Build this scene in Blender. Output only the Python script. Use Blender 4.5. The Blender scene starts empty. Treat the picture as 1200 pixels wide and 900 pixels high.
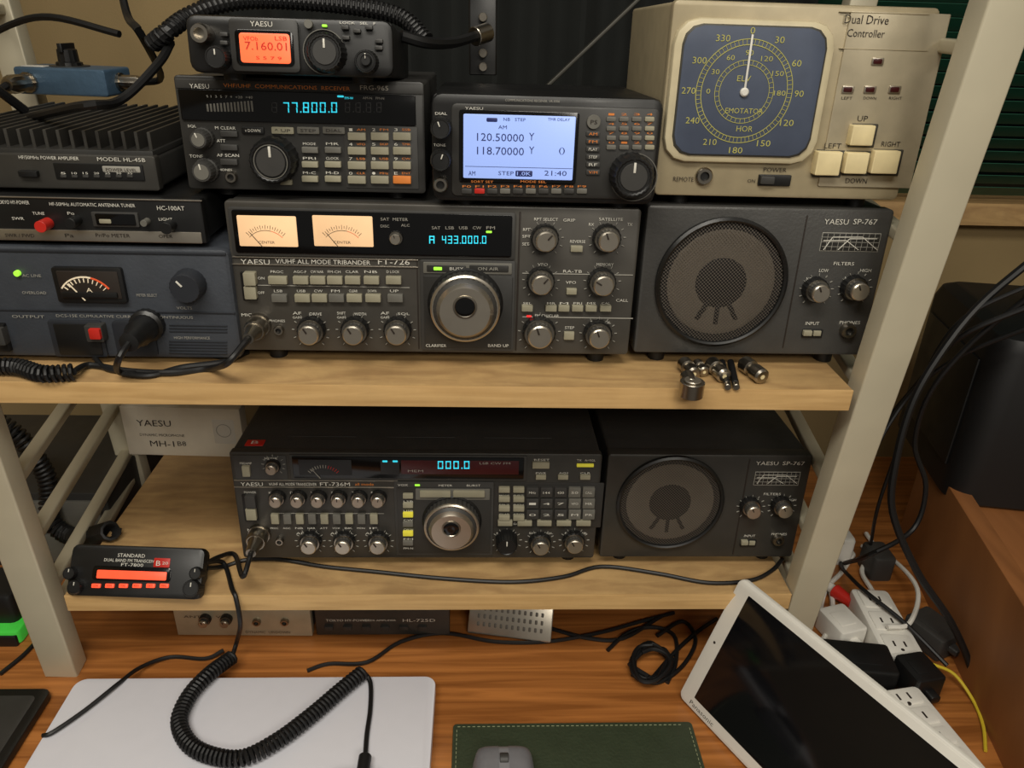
import bpy, bmesh, math, random
from math import sin, cos, radians, pi
from mathutils import Vector, Matrix
random.seed(7)
scene = bpy.context.scene
# ------------------------------------------------------------------ camera survey
ZC = 1.375
TH, PS, RH = radians(26), radians(2.9), radians(1.88)
Fv = Vector((sin(PS)*cos(TH), cos(PS)*cos(TH), -sin(TH)))
R0 = Vector((cos(PS), -sin(PS), 0)); U0 = R0.cross(Fv)
Rv = R0*cos(RH)+U0*sin(RH); Uv = U0*cos(RH)-R0*sin(RH)
CAM = Vector((0, 0, ZC)); FPX = 900.0
def ray(px, py): return Fv+Rv*((px-600)/FPX)+Uv*((450-py)/FPX)
def hit(px, py, p0, n):
    d = ray(px, py); return CAM+d*((p0-CAM).dot(n)/d.dot(n))
def onz(px, py, z): return hit(px, py, Vector((0, 0, z)), Vector((0, 0, 1)))
def ony(px, py, y): return hit(px, py, Vector((0, y, 0)), Vector((0, 1, 0)))
cd = bpy.data.cameras.new('camera'); cam = bpy.data.objects.new('camera', cd)
scene.collection.objects.link(cam)
cd.sensor_width = 36; cd.lens = 27; cd.clip_start = 0.01
m = Matrix.Identity(4)
for i, a in enumerate((Rv, Uv, -Fv)):
    for j in range(3): m[j][i] = a[j]
m.translation = CAM; cam.matrix_world = m
scene.camera = cam
Z_DESK, Z_S1, Z_S2 = 0.72, 0.843, 1.097
# ------------------------------------------------------------------ materials
def lin(c):
    o = []
    for v in c:
        v /= 255.0
        o.append(v/12.92 if v <= 0.04045 else ((v+0.055)/1.055)**2.4)
    return o+[1]
def mat(name, col, rough=.5, metal=0, var=.08, scale=60, emit=0, bump=0, bscale=400, spec=.5, wear=0):
    m = bpy.data.materials.new(name); m.use_nodes = True
    nt = m.node_tree; N = nt.nodes; L = nt.links; bs = N['Principled BSDF']
    c = lin(col)
    bs.inputs['Roughness'].default_value = rough; bs.inputs['Metallic'].default_value = metal
    bs.inputs['Specular IOR Level'].default_value = spec
    tc = N.new('ShaderNodeTexCoord'); nz = N.new('ShaderNodeTexNoise'); nz.inputs['Scale'].default_value = scale
    nz.inputs['Detail'].default_value = 4
    L.new(tc.outputs['Object'], nz.inputs['Vector'])
    rp = N.new('ShaderNodeValToRGB'); L.new(nz.outputs['Fac'], rp.inputs['Fac'])
    rp.color_ramp.elements[0].position = .3; rp.color_ramp.elements[1].position = .7
    rp.color_ramp.elements[0].color = [x*(1-var) for x in c[:3]]+[1]
    rp.color_ramp.elements[1].color = [min(1, x*(1+var)) for x in c[:3]]+[1]
    L.new(rp.outputs['Color'], bs.inputs['Base Color'])
    if wear:
        n3 = N.new('ShaderNodeTexNoise'); n3.inputs['Scale'].default_value = 22; n3.inputs['Detail'].default_value = 8
        L.new(tc.outputs['Object'], n3.inputs['Vector'])
        mr = N.new('ShaderNodeMapRange'); mr.inputs[1].default_value = .3; mr.inputs[2].default_value = .7
        mr.inputs[3].default_value = rough-wear; mr.inputs[4].default_value = rough+wear
        L.new(n3.outputs['Fac'], mr.inputs[0]); L.new(mr.outputs[0], bs.inputs['Roughness'])
    if emit:
        L.new(rp.outputs['Color'], bs.inputs['Emission Color']); bs.inputs['Emission Strength'].default_value = emit
    if bump:
        n2 = N.new('ShaderNodeTexNoise'); n2.inputs['Scale'].default_value = bscale
        L.new(tc.outputs['Object'], n2.inputs['Vector'])
        bp = N.new('ShaderNodeBump'); bp.inputs['Strength'].default_value = bump; bp.inputs['Distance'].default_value = .001
        L.new(n2.outputs['Fac'], bp.inputs['Height']); L.new(bp.outputs['Normal'], bs.inputs['Normal'])
    return m
def wood(name, c1, c2, sc=(3, 60, 60), rough=.45, stain=0):
    m = bpy.data.materials.new(name); m.use_nodes = True
    nt = m.node_tree; N = nt.nodes; L = nt.links; bs = N['Principled BSDF']
    tc = N.new('ShaderNodeTexCoord'); mp = N.new('ShaderNodeMapping'); mp.inputs['Scale'].default_value = sc
    L.new(tc.outputs['Object'], mp.inputs['Vector'])
    nz = N.new('ShaderNodeTexNoise'); nz.inputs['Scale'].default_value = 1.0; nz.inputs['Detail'].default_value = 8
    nz.inputs['Distortion'].default_value = .8
    L.new(mp.outputs['Vector'], nz.inputs['Vector'])
    rp = N.new('ShaderNodeValToRGB'); L.new(nz.outputs['Fac'], rp.inputs['Fac'])
    rp.color_ramp.elements[0].position = .36; rp.color_ramp.elements[1].position = .62
    rp.color_ramp.elements[0].color = lin(c1); rp.color_ramp.elements[1].color = lin(c2)
    col = rp.outputs['Color']
    if stain:
        n2 = N.new('ShaderNodeTexNoise'); n2.inputs['Scale'].default_value = 9; n2.inputs['Detail'].default_value = 8; n2.inputs['Roughness'].default_value = .7
        L.new(tc.outputs['Object'], n2.inputs['Vector'])
        r2 = N.new('ShaderNodeValToRGB'); L.new(n2.outputs['Fac'], r2.inputs['Fac'])
        r2.color_ramp.elements[0].position = .35; r2.color_ramp.elements[1].position = .62
        r2.color_ramp.elements[0].color = (1-stain, 1-stain, 1-stain*.95, 1); r2.color_ramp.elements[1].color = (1, 1, 1, 1)
        mx = N.new('ShaderNodeMix'); mx.data_type = 'RGBA'; mx.blend_type = 'MULTIPLY'; mx.inputs[0].default_value = 1
        L.new(col, mx.inputs[6]); L.new(r2.outputs['Color'], mx.inputs[7]); col = mx.outputs[2]
    L.new(col, bs.inputs['Base Color']); bs.inputs['Roughness'].default_value = rough
    return m
def mesh_mat():
    m = bpy.data.materials.new('perforated_grille'); m.use_nodes = True
    nt = m.node_tree; N = nt.nodes; L = nt.links; bs = N['Principled BSDF']; out = N['Material Output']
    bs.inputs['Base Color'].default_value = lin((84, 77, 69)); bs.inputs['Roughness'].default_value = .5
    bs.inputs['Metallic'].default_value = .1
    tc = N.new('ShaderNodeTexCoord'); sp = N.new('ShaderNodeSeparateXYZ'); L.new(tc.outputs['Object'], sp.inputs[0])
    def mth(op, a, b=None):
        n = N.new('ShaderNodeMath'); n.operation = op
        for i, v in enumerate((a, b)):
            if v is None: continue
            if isinstance(v, (int, float)): n.inputs[i].default_value = v
            else: L.new(v, n.inputs[i])
        return n.outputs[0]
    k = 2*pi/0.0030
    sx = mth('SINE', mth('MULTIPLY', sp.outputs['X'], k)); sz = mth('SINE', mth('MULTIPLY', sp.outputs['Z'], k))
    ms = mth('GREATER_THAN', mth('MULTIPLY', sx, sz), -0.08)
    tr = N.new('ShaderNodeBsdfTransparent'); mx = N.new('ShaderNodeMixShader')
    L.new(ms, mx.inputs[0]); L.new(bs.outputs[0], mx.inputs[1]); L.new(tr.outputs[0], mx.inputs[2])
    L.new(mx.outputs[0], out.inputs[0])
    return m
M = {}
M['face'] = mat('charcoal_panel', (76, 73, 68), .4, .25, wear=.1)
M['face2'] = mat('charcoal_panel_dark', (64, 62, 58), .38, .3, wear=.1)
M['case'] = mat('grey_case_paint', (54, 53, 51), .48, .1, bump=.3, wear=.12)
M['spk'] = mat('speaker_grey', (68, 67, 65), .45, .1, bump=.2, wear=.1)
M['dark'] = mat('dark_panel', (46, 45, 43), .42, wear=.1)
M['fin'] = mat('anodised_fin', (66, 64, 60), .4, .4)
M['black'] = mat('black_plastic', (21, 21, 21), .4, wear=.1)
M['glass'] = mat('display_glass', (9, 9, 10), .12, 0, var=0)
M['rub'] = mat('black_rubber', (16, 16, 17), .5)
M['silver'] = mat('brushed_silver', (190, 182, 168), .3, .9, var=.05)
M['nick'] = mat('nickel', (165, 158, 146), .28, 1)
M['key'] = mat('beige_key', (150, 145, 124), .5)
M['keyg'] = mat('grey_key', (104, 102, 95), .5)
M['dkkey'] = mat('dark_key', (56, 55, 53), .5)
M['white'] = mat('white_print', (216, 213, 202), .6)
M['dimw'] = mat('grey_print', (156, 153, 144), .6)
M['cyan'] = mat('cyan_vfd', (50, 200, 222), .5, emit=.95)
M['ghost'] = mat('unlit_segments', (34, 35, 37), .5)
M['red'] = mat('red_lamp', (225, 40, 40), .5, emit=.9)
M['redp'] = mat('red_plastic', (190, 40, 30), .4)
M['dred'] = mat('dark_red_window', (52, 12, 14), .3, emit=.25)
M['green'] = mat('green_lamp', (150, 225, 60), .5, emit=.9)
M['yel'] = mat('yellow_lamp', (205, 195, 60), .5, emit=.3)
M['meter'] = mat('lit_meter_face', (236, 194, 148), .5, emit=.38, scale=12, var=.14)
M['meterw'] = mat('meter_print', (236, 220, 190), .5, emit=.2)
M['meterred'] = mat('meter_red', (214, 84, 44), .5, emit=.25)
M['ink'] = mat('ink', (38, 30, 24), .6)
M['orange'] = mat('orange_print', (215, 126, 54), .6, emit=.06)
M['lcdb'] = mat('blue_lcd', (146, 170, 232), .35, emit=.6, var=.04, scale=8)
M['lcdink'] = mat('lcd_ink', (34, 44, 105), .5)
M['lcdo'] = mat('orange_lcd', (255, 104, 62), .35, emit=.85, var=.04)
M['lcdr'] = mat('red_orange_lcd', (255, 82, 50), .35, emit=.8)
M['champ'] = mat('champagne_paint', (166, 153, 124), .42, .15, wear=.08)
M['champ2'] = mat('silver_beige_plate', (180, 169, 144), .36, .3)
M['cream'] = mat('cream_button', (224, 207, 160), .45)
M['bezel'] = mat('cream_bezel', (200, 188, 156), .4)
M['dial'] = mat('blue_dial_card', (70, 79, 98), .6)
M['dialy'] = mat('yellow_dial_print', (180, 176, 96), .6)
M['slate'] = mat('slate_blue_paint', (62, 66, 73), .5, .1, bump=.2, wear=.1)
M['slated'] = mat('slate_dark', (38, 41, 47), .5)
M['blue'] = mat('blue_hammer_paint', (78, 104, 128), .4, .3, bump=.4, bscale=200)
M['shelf'] = wood('shelf_laminate', (172, 137, 92), (198, 162, 110), (14, 60, 60), .5, .24)
M['edge'] = wood('shelf_edge', (194, 156, 102), (212, 174, 118), (8, 60, 120), .5, .12)
M['desk'] = wood('desk_wood_grain', (136, 82, 38), (184, 118, 60), (4, 90, 60), .32)
M['board'] = wood('board_wood', (124, 78, 42), (146, 94, 52), (30, 3, 3), .5)
M['post'] = mat('ivory_steel', (196, 188, 164), .42, .15, var=.04, scale=20)
M['oldsteel'] = mat('dull_steel', (70, 68, 62), .5, .4)
M['wall'] = mat('wall_plaster', (142, 122, 84), .85, scale=6, bump=.3)
M['floor'] = wood('floor_wood', (70, 50, 34), (92, 66, 44), (2, 20, 20), .5)
M['blind'] = mat('green_blind_slat', (40, 92, 72), .4)
M['shade_sheet'] = mat('shade_sheet_black', (17, 20, 18), .9)  # near-black of the added sheet that stands in for shade at the window
M['night'] = mat('dark_window_glass', (8, 14, 14), .15)
M['laptop'] = mat('white_laptop_lid', (224, 224, 232), .35, var=.01)
M['wht'] = mat('white_plastic', (222, 219, 210), .4, var=.03)
M['card'] = mat('white_carton', (228, 220, 202), .7, var=.03)
M['leather'] = mat('green_leather', (56, 66, 48), .5, bump=.6, bscale=300)
M['stitch'] = mat('stitch_thread', (150, 155, 120), .7)
M['mouse'] = mat('grey_mouse_shell', (136, 136, 140), .45)
M['moused'] = mat('grey_mouse_button', (118, 118, 122), .4)
M['lime'] = mat('lime_plastic', (70, 205, 70), .4, emit=.1)
M['screen'] = mat('tablet_screen', (14, 15, 18), .1, var=0)
M['yellow'] = mat('yellow_cord', (215, 190, 50), .5)
M['grille'] = mesh_mat()
M['cone'] = mat('paper_cone', (112, 103, 91), .8)
M['cap'] = mat('dust_cap', (12, 11, 11), .7)
# ------------------------------------------------------------------ builder
_tc = {}
def tmesh(st):
    if st not in _tc:
        cu = bpy.data.curves.new('t', 'FONT'); cu.body = st; cu.size = 1; cu.resolution_u = 2; cu.offset = -.003
        ob = bpy.data.objects.new('t', cu)
        me = bpy.data.meshes.new_from_object(ob)
        v = [tuple(x.co) for x in me.vertices]; f = [tuple(p.vertices) for p in me.polygons]
        bpy.data.objects.remove(ob); bpy.data.meshes.remove(me)
        _tc[st] = (v, f)
    return _tc[st]
class B:
    def __init__(s, name): s.name = name; s.v = []; s.f = []; s.mi = []; s.mats = []
    def add(s, vs, fs, mt, X=None):
        if mt not in s.mats: s.mats.append(mt)
        k = s.mats.index(mt); o = len(s.v)
        for p in vs:
            p = Vector(p); s.v.append(X @ p if X is not None else p)
        for f in fs: s.f.append(tuple(i+o for i in f)); s.mi.append(k)
    def done(s, parent=None):
        lo = [min(p[i] for p in s.v) for i in range(3)]; hi = [max(p[i] for p in s.v) for i in range(3)]
        o = Vector(((lo[0]+hi[0])/2, (lo[1]+hi[1])/2, lo[2]))
        me = bpy.data.meshes.new(s.name); me.from_pydata([tuple(p-o) for p in s.v], [], s.f)
        for k in s.mats: me.materials.append(M[k])
        me.polygons.foreach_set('material_index', s.mi)
        me.polygons.foreach_set('use_smooth', [True]*len(s.f)); me.update()
        try: me.set_sharp_from_angle(angle=radians(32))
        except Exception: pass
        ob = bpy.data.objects.new(s.name, me); scene.collection.objects.link(ob); ob.location = o
        if parent: ob.parent = parent
        return ob
    def plate(s, X, cx, cy, w, h, z0, z1, mt, r=.0006, b=.0004, b0=0, seg=3):
        b = min(b, w*.3, h*.3, abs(z1-z0)*.9); r = min(max(r, b*1.01), w*.499, h*.499)
        def ring(ins, z):
            W = w/2-ins; H = h/2-ins; rr = max(r-ins, 1e-5); o = []
            for k, (sx, sy) in enumerate(((1, 1), (-1, 1), (-1, -1), (1, -1))):
                for i in range(seg+1):
                    a = (k+i/seg)*pi/2
                    o.append((cx+sx*(W-rr)+rr*cos(a), cy+sy*(H-rr)+rr*sin(a), z))
            return o
        rings = ([ring(b0, z0), ring(0, z0+b0)] if b0 else [ring(0, z0)])+[ring(0, z1-b), ring(b*.3, z1-b*.3), ring(b, z1)]
        n = len(rings[0]); vs = [p for q in rings for p in q]; fs = []
        for k in range(len(rings)-1):
            for i in range(n):
                j = (i+1) % n; fs.append((k*n+i, k*n+j, (k+1)*n+j, (k+1)*n+i))
        fs.append(tuple((len(rings)-1)*n+i for i in range(n))); fs.append(tuple(reversed(range(n))))
        s.add(vs, fs, mt, X)
    def lathe(s, X, prof, mt, seg=28, kn=0, close=True):
        vs = []; fs = []; n = seg; rows = []
        for q in prof:
            r, z = q[0], q[1]; row = []
            if r < 1e-7: row = [len(vs)]; vs.append((0, 0, z))
            else:
                for i in range(n):
                    a = 2*pi*i/n; rr = r*(1-kn) if (kn and i % 2) else r
                    row.append(len(vs)); vs.append((rr*cos(a), rr*sin(a), z))
            rows.append(row)
        for a, b in zip(rows, rows[1:]):
            for i in range(n):
                j = (i+1) % n
                if len(a) == 1 and len(b) == 1: continue
                if len(b) == 1: fs.append((a[i], a[j], b[0]))
                elif len(a) == 1: fs.append((a[0], b[j], b[i]))
                else: fs.append((a[i], a[j], b[j], b[i]))
        s.add(vs, fs, mt, X)
    def cyl(s, p0, p1, r, mt, seg=14, r2=None, b=.0005):
        p0 = Vector(p0); p1 = Vector(p1); d = p1-p0; h = d.length
        X = Matrix.Translation(p0) @ d.to_track_quat('Z', 'Y').to_matrix().to_4x4()
        r2 = r2 or r; b = min(b, r*.3)
        s.lathe(X, [(0, 0), (r-b, 0), (r, b), (r2, h-b), (r2-b, h), (0, h)], mt, seg)
    def text(s, X, x0, x1, yc, cap, st, mt, z=.0003):
        v, f = tmesh(st)
        if not v: return
        ax = min(p[0] for p in v); bx = max(p[0] for p in v); ay = min(p[1] for p in v); by = max(p[1] for p in v)
        k = (x1-x0)/max(bx-ax, 1e-6); q = cap/max(by-ay, 1e-6)
        s.add([(x0+(p[0]-ax)*k, yc+(p[1]-(ay+by)/2)*q, z) for p in v], f, mt, X)
    def tube(s, pts, r, mt, seg=8, res=6, smooth=True, up=None):
        pts = [Vector(p) for p in pts]
        if smooth and len(pts) > 2:
            q = [pts[0]*2-pts[1]]+pts+[pts[-1]*2-pts[-2]]; o = []
            for i in range(1, len(q)-2):
                for k in range(res):
                    t = k/res; a, b, c, d = q[i-1:i+3]
                    o.append(.5*((2*b)+(c-a)*t+(2*a-5*b+4*c-d)*t*t+(3*b-a-3*c+d)*t**3))
            o.append(pts[-1]); pts = o
        n = len(pts); vs = []; fs = []
        T = (pts[1]-pts[0]).normalized(); Nn = T.orthogonal().normalized()
        for i, p in enumerate(pts):
            T = (pts[min(i+1, n-1)]-pts[max(i-1, 0)]).normalized()
            Nn = (Nn-T*Nn.dot(T)).normalized(); Bn = T.cross(Nn)
            for k in range(seg):
                a = 2*pi*k/seg; vs.append(p+(Nn*cos(a)+Bn*sin(a))*r)
        for i in range(n-1):
            for k in range(seg):
                j = (k+1) % seg; fs.append((i*seg+k, i*seg+j, (i+1)*seg+j, (i+1)*seg+k))
        fs.append(tuple(reversed(range(seg)))); fs.append(tuple((n-1)*seg+k for k in range(seg)))
        s.add(vs, fs, mt)
    def coil(s, pts, R, r, mt, pitch):
        pts = [Vector(p) for p in pts]
        q = [pts[0]*2-pts[1]]+pts+[pts[-1]*2-pts[-2]]; o = []
        for i in range(1, len(q)-2):
            for k in range(20):
                t = k/20; a, b, c, d = q[i-1:i+3]
                o.append(.5*((2*b)+(c-a)*t+(2*a-5*b+4*c-d)*t*t+(3*b-a-3*c+d)*t**3))
        o.append(pts[-1]); L = [0]
        for a, b in zip(o, o[1:]): L.append(L[-1]+(b-a).length)
        tot = L[-1]; turns = tot/pitch; steps = int(turns*10); out = []; j = 0
        T = (o[1]-o[0]).normalized(); Nn = T.orthogonal().normalized()
        for i in range(steps+1):
            l = tot*i/steps
            while j < len(L)-2 and L[j+1] < l: j += 1
            f = (l-L[j])/max(L[j+1]-L[j], 1e-9); p = o[j].lerp(o[j+1], f); T = (o[j+1]-o[j]).normalized()
            Nn = (Nn-T*Nn.dot(T)).normalized(); Bn = T.cross(Nn); a = 2*pi*turns*i/steps
            out.append(p+(Nn*cos(a)+Bn*sin(a))*R)
        s.tube(out, r, mt, seg=6, smooth=False)
    def beam(s, p0, p1, w, d, mt, r=.002, b=.0008):
        p0 = Vector(p0); p1 = Vector(p1); z = (p1-p0); h = z.length; z.normalize()
        x = Vector((1, 0, 0)); 
        if abs(z.dot(x)) > .9: x = Vector((0, 1, 0))
        x = (x-z*x.dot(z)).normalized(); y = z.cross(x)
        X = Matrix((( x[0], y[0], z[0], p0[0]), (x[1], y[1], z[1], p0[1]), (x[2], y[2], z[2], p0[2]), (0, 0, 0, 1)))
        s.plate(X, 0, 0, w, d, 0, h, mt, r, b, b0=b)
SEG = {'0': 'abcdef', '1': 'bc', '2': 'abged', '3': 'abgcd', '4': 'fgbc', '5': 'afgcd', '6': 'afgedc', '7': 'abc', '8': 'abcdefg', '9': 'abcdfg', 'A': 'abcefg', ' ': ''}
# ------------------------------------------------------------------ panels of equipment
class Panel(B):
    """piece of equipment; local frame: x right, y up the face, z out of the face; origin on bottom front edge"""
    def __init__(s, name, origin, tilt=1.7, yaw=0):
        super().__init__(name); t = radians(tilt); w = radians(yaw)
        s.u = Vector((cos(w), sin(w), 0)); n0 = Vector((sin(w), -cos(w), 0))
        s.n = n0*cos(t)+Vector((0, 0, 1))*sin(t); s.vv = s.n.cross(s.u); s.o = Vector(origin); s.t = t
        X = Matrix.Identity(4)
        for i, a in enumerate((s.u, s.vv, s.n)):
            for j in range(3): X[j][i] = a[j]
        X.translation = s.o; s.X = X
    def p(s, px, py, off=0):
        q = hit(px, py, s.o+s.n*off, s.n)-s.o; return q.dot(s.u), q.dot(s.vv)
    def sc(s, px, py, off=0): return s.p(px+1, py, off)[0]-s.p(px, py, off)[0]
    def at(s, u, v, z=0): return s.X @ Matrix.Translation((u, v, z))
    def shell(s, L, Rr, T, D, case='case', face='face', foot=.008, rear=None, r=.003, b=.0012, lip=.007, ft=True):
        u0 = s.p(*L)[0]; u1 = s.p(*Rr)[0]; vt = s.p(*T)[1]; s.u0, s.u1, s.vt, s.D = u0, u1, vt, D
        cx = (u0+u1)/2; w = u1-u0
        s.plate(s.X, cx, vt/2, w-.002, vt-.002, -D, -lip, case, .003, .0006, b0=.0015)
        s.plate(s.X, cx, vt/2, w, vt, -lip-.001, 0, face, r, b)
        if ft:
            rear = foot if rear is None else rear
            for du in (.025, w-.025):
                for z, h in ((-.02, foot), (-D+.025, rear)):
                    if h < .001: continue
                    X = s.X @ Matrix.Translation((u0+du, 0.001, z)) @ Matrix.Rotation(radians(90), 4, 'X')
                    s.lathe(X, [(.008, 0), (.0075, h+.001), (0, h+.001)], 'rub', 16)
    def top_origin(s, px, py, foot):
        return hit(px, py, s.o+s.vv*(s.vt+foot), s.vv)
    def rc(s, x0, y0, x1, y1, mt, h=.001, z0=-.0005, r=.0008, b=.0003):
        xm = (x0+x1)/2; ym = (y0+y1)/2
        a = s.p(x0, ym, h)[0]; c = s.p(x1, ym, h)[0]; e = s.p(xm, y0, h)[1]; g = s.p(xm, y1, h)[1]
        s.plate(s.X, (a+c)/2, (e+g)/2, c-a, e-g, z0, h, mt, r, b)
    def bt(s, cx, cy, w, hh, mt='key', h=.003): s.rc(cx-w/2, cy-hh/2, cx+w/2, cy+hh/2, mt, h, r=.0006, b=.0005)
    def tx(s, x0, y, x1, st, cap, mt='white', z=.0010):
        a = s.p(x0, y, z); c = s.p(x1, y, z); k = s.sc((x0+x1)/2, y)
        s.text(s.X, a[0], c[0], (a[1]+c[1])/2, cap*k*1.02, st, mt, z)
    def seg7(s, x0, y, x1, h, st, mt, z=.0035):
        nd = sum(1 for c in st if c != '.'); nn_ = nd+.35*st.count('.'); cw = (x1-x0)/nn_; w = cw*.68; t = max(.9, cw*.13); x = x0; y0 = y-h/2; y1 = y+h/2
        for c in st:
            if c == '.': s.rc(x, y1-t*1.2, x+t*1.2, y1, mt, z, z0=z-.0003, r=.0001, b=.00005); x += cw*.35; continue
            R_ = {'a': (x, y0, x+w, y0+t), 'g': (x, y-t/2, x+w, y+t/2), 'd': (x, y1-t, x+w, y1), 'f': (x, y0, x+t, y-.3), 'e': (x, y+.3, x+t, y1), 'b': (x+w-t, y0, x+w, y-.3), 'c': (x+w-t, y+.3, x+w, y1)}
            for g in SEG[c]: s.rc(*R_[g], mt, z, z0=z-.0003, r=.0001, b=.00005)
            x += cw
    def disc(s, cx, cy, r, mt, h=.001, z0=0, seg=24):
        u, v = s.p(cx, cy, h); R = r*s.sc(cx, cy, h); s.lathe(s.at(u, v), [(R, z0), (R, h-.0002), (R-.0002, h), (0, h)], mt, seg)
    def ringd(s, cx, cy, r0, r1, mt, h=.001, seg=40):
        u, v = s.p(cx, cy, h); k = s.sc(cx, cy, h)
        s.lathe(s.at(u, v), [(r1*k, 0), (r1*k, h), (r0*k, h), (r0*k, 0)], mt, seg)
    def ticks(s, cx, cy, r, n=11, a0=-140, a1=140, mt='dimw', ln=3, z=.0010):
        u, v = s.p(cx, cy, .012); k = s.sc(cx, cy)
        for i in range(n):
            a = radians(a0+(a1-a0)*i/(n-1))
            X = s.at(u, v) @ Matrix.Rotation(-a, 4, 'Z')
            s.plate(X, 0, (r+ln/2)*k, .0004, ln*k, 0, z, mt, .0001, .00005, seg=1)
    def knob(s, cx, cy, r, h=.013, kind='silver', ang=30, tk=True):
        u, v = s.p(cx, cy, h); R = r*s.sc(cx, cy, h); X = s.at(u, v)
        if tk: s.ticks(cx, cy, r+2)
        if kind == 'silver':
            s.lathe(X, [(R, 0), (R, h*.42), (R*.94, h*.48), (R*.7, h*.48)], 'black', 40, .05)
            s.lathe(X, [(R*.90, h*.47), (R*.86, h*.52), (R*.70, h*.52)], 'nick', 40)
            s.lathe(X, [(R*.74, h*.5), (R*.72, h*.80), (R*.70, h*.82)], 'dkkey', 40, .05)
            s.lathe(X, [(R*.72, h*.82), (R*.70, h*.95), (R*.62, h), (R*.0, h)], 'silver', 40, .0)
        elif kind == 'grey':
            s.lathe(X, [(R, 0), (R*.97, h*.3), (R*.86, h*.36), (R*.82, h*.92), (R*.74, h), (0, h)], 'dkkey', 40, .04)
            s.lathe(X, [(R*.6, h), (R*.58, h*1.03), (0, h*1.03)], 'keyg', 30)
        elif kind == 'black':
            s.lathe(X, [(R, 0), (R*.95, h*.85), (R*.86, h), (R*.8, h), (R*.74, h*.96), (0, h*.96)], 'black', 48, .04)
        elif kind == 'slate':
            s.lathe(X, [(R, 0), (R*.95, h*.85), (R*.86, h), (0, h)], 'slated', 40, .03)
        Y = X @ Matrix.Rotation(radians(ang), 4, 'Z')
        s.plate(Y, 0, R*.42, R*.10, R*.44, h*.98, h*1.045, 'white' if kind != 'silver' else 'ink', .0001, .00005, seg=1)
    def maindial(s, cx, cy, r, h=.024):
        u, v = s.p(cx, cy, h*.8); R = r*s.sc(cx, cy, h*.8); X = s.at(u, v)
        s.lathe(X, [(R*1.08, 0), (R*1.08, .003), (R*1.02, .005), (R*.9, .005)], 'black', 60)
        s.lathe(X, [(R, .004), (R, h*.55), (R*.97, h*.6)], 'dkkey', 72, .035)
        s.lathe(X, [(R*.98, h*.56), (R*.98, h*.66), (R*.93, h*.7), (R*.90, h*.7)], 'silver', 72)
        s.lathe(X, [(R*.90, h*.7), (R*.84, h*.78), (R*.80, h*.82)], 'dkkey', 72, .02)
        s.lathe(X, [(R*.80, h*.82), (R*.74, h*.94), (R*.70, h), (R*.2, h), (0, h)], 'silver', 72)
        Y = X @ Matrix.Translation((0, R*.16, 0))
        s.lathe(Y, [(R*.34, h), (R*.33, h+.0010), (R*.29, h+.0012), (R*.27, h+.0006)], 'nick', 40)
        s.lathe(Y, [(R*.28, h+.0005), (R*.22, h+.0010), (R*.1, h+.0008), (0, h+.0006)], 'glass', 32)
    def jack(s, cx, cy, r, h=.004, inner='black'):
        u, v = s.p(cx, cy, h); R = r*s.sc(cx, cy, h); X = s.at(u, v)
        s.lathe(X, [(R, 0), (R, h*.7), (R*.85, h), (R*.55, h), (R*.5, h*.3)], 'nick', 24)
        s.lathe(X, [(R*.52, h*.4), (0, h*.4)], inner, 20)
    def mic(s, cx, cy, r):
        u, v = s.p(cx, cy, .018); R = r*s.sc(cx, cy, .018); X = s.at(u, v)
        s.lathe(X, [(R*1.15, 0), (R*1.1, .004), (R, .004), (R, .015), (R*.9, .017), (R*.8, .017), (R*.62, .022), (R*.5, .034), (0, .034)], 'nick', 32, .03)
        return X @ Vector((0, 0, .034))
# ================================================================== ROOM
def bx(b, lo, hi, mt, r=.001, bb=.0005):
    b.plate(I4, (lo[0]+hi[0])/2, (lo[1]+hi[1])/2, hi[0]-lo[0], hi[1]-lo[1], lo[2], hi[2], mt, r, bb)
I4 = Matrix.Identity(4)
def boxobj(name, lo, hi, mt, r=.001, b=.0005):
    o = B(name); bx(o, lo, hi, mt, r, b); return o.done()
YW = 1.12
boxobj('floor', (-1.6, -1.6, -.05), (1.8, YW+.1, 0), 'floor')
b = B('wall_back')
WX0, WX1, WZ0, WZ1 = -.35, 1.35, 1.13, 2.0
bx(b, (-1.6, YW, 0), (1.8, YW+.08, WZ0), 'wall'); bx(b, (-1.6, YW, WZ1), (1.8, YW+.08, 2.4), 'wall')
bx(b, (-1.6, YW, WZ0), (WX0, YW+.08, WZ1), 'wall'); bx(b, (WX1, YW, WZ0), (1.8, YW+.08, WZ1), 'wall')
b.done()
boxobj('wall_left', (-1.68, -1.6, 0), (-1.6, YW+.08, 2.4), 'wall'); boxobj('wall_right', (1.8, -1.6, 0), (1.88, YW+.08, 2.4), 'wall')
b = B('window_1')
bx(b, (WX0, YW+.05, WZ0), (WX1, YW+.06, WZ1), 'night')
for lo, hi in (((WX0, YW-.01, WZ0), (WX0+.03, YW+.05, WZ1)), ((WX1-.03, YW-.01, WZ0), (WX1, YW+.05, WZ1)),
               ((WX0, YW-.03, WZ0-.02), (WX1, YW+.05, WZ0+.012)), ((WX0, YW-.01, WZ1-.03), (WX1, YW+.05, WZ1)),
               ((.48, YW+.0, WZ0), (.51, YW+.05, WZ1))):
    bx(b, lo, hi, 'shelf')
b.done()
b = B('window_blind')
z = WZ0+.03
while z < WZ1-.05:
    X = Matrix.Translation((0, YW-.03, z)) @ Matrix.Rotation(radians(-38), 4, 'X')
    b.plate(X, (WX0+WX1)/2, 0, WX1-WX0-.08, .024, -.0004, .0004, 'blind', .002, .0001)
    z += .0165
for x in (-.2, .25, .7, 1.15): b.cyl((x, YW-.03, WZ0+.02), (x, YW-.03, WZ1), .0008, 'blind', 6)
bx(b, (WX0+.04, YW-.045, WZ1-.05), (WX1-.04, YW-.012, WZ1-.02), 'blind')
b.done()
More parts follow.
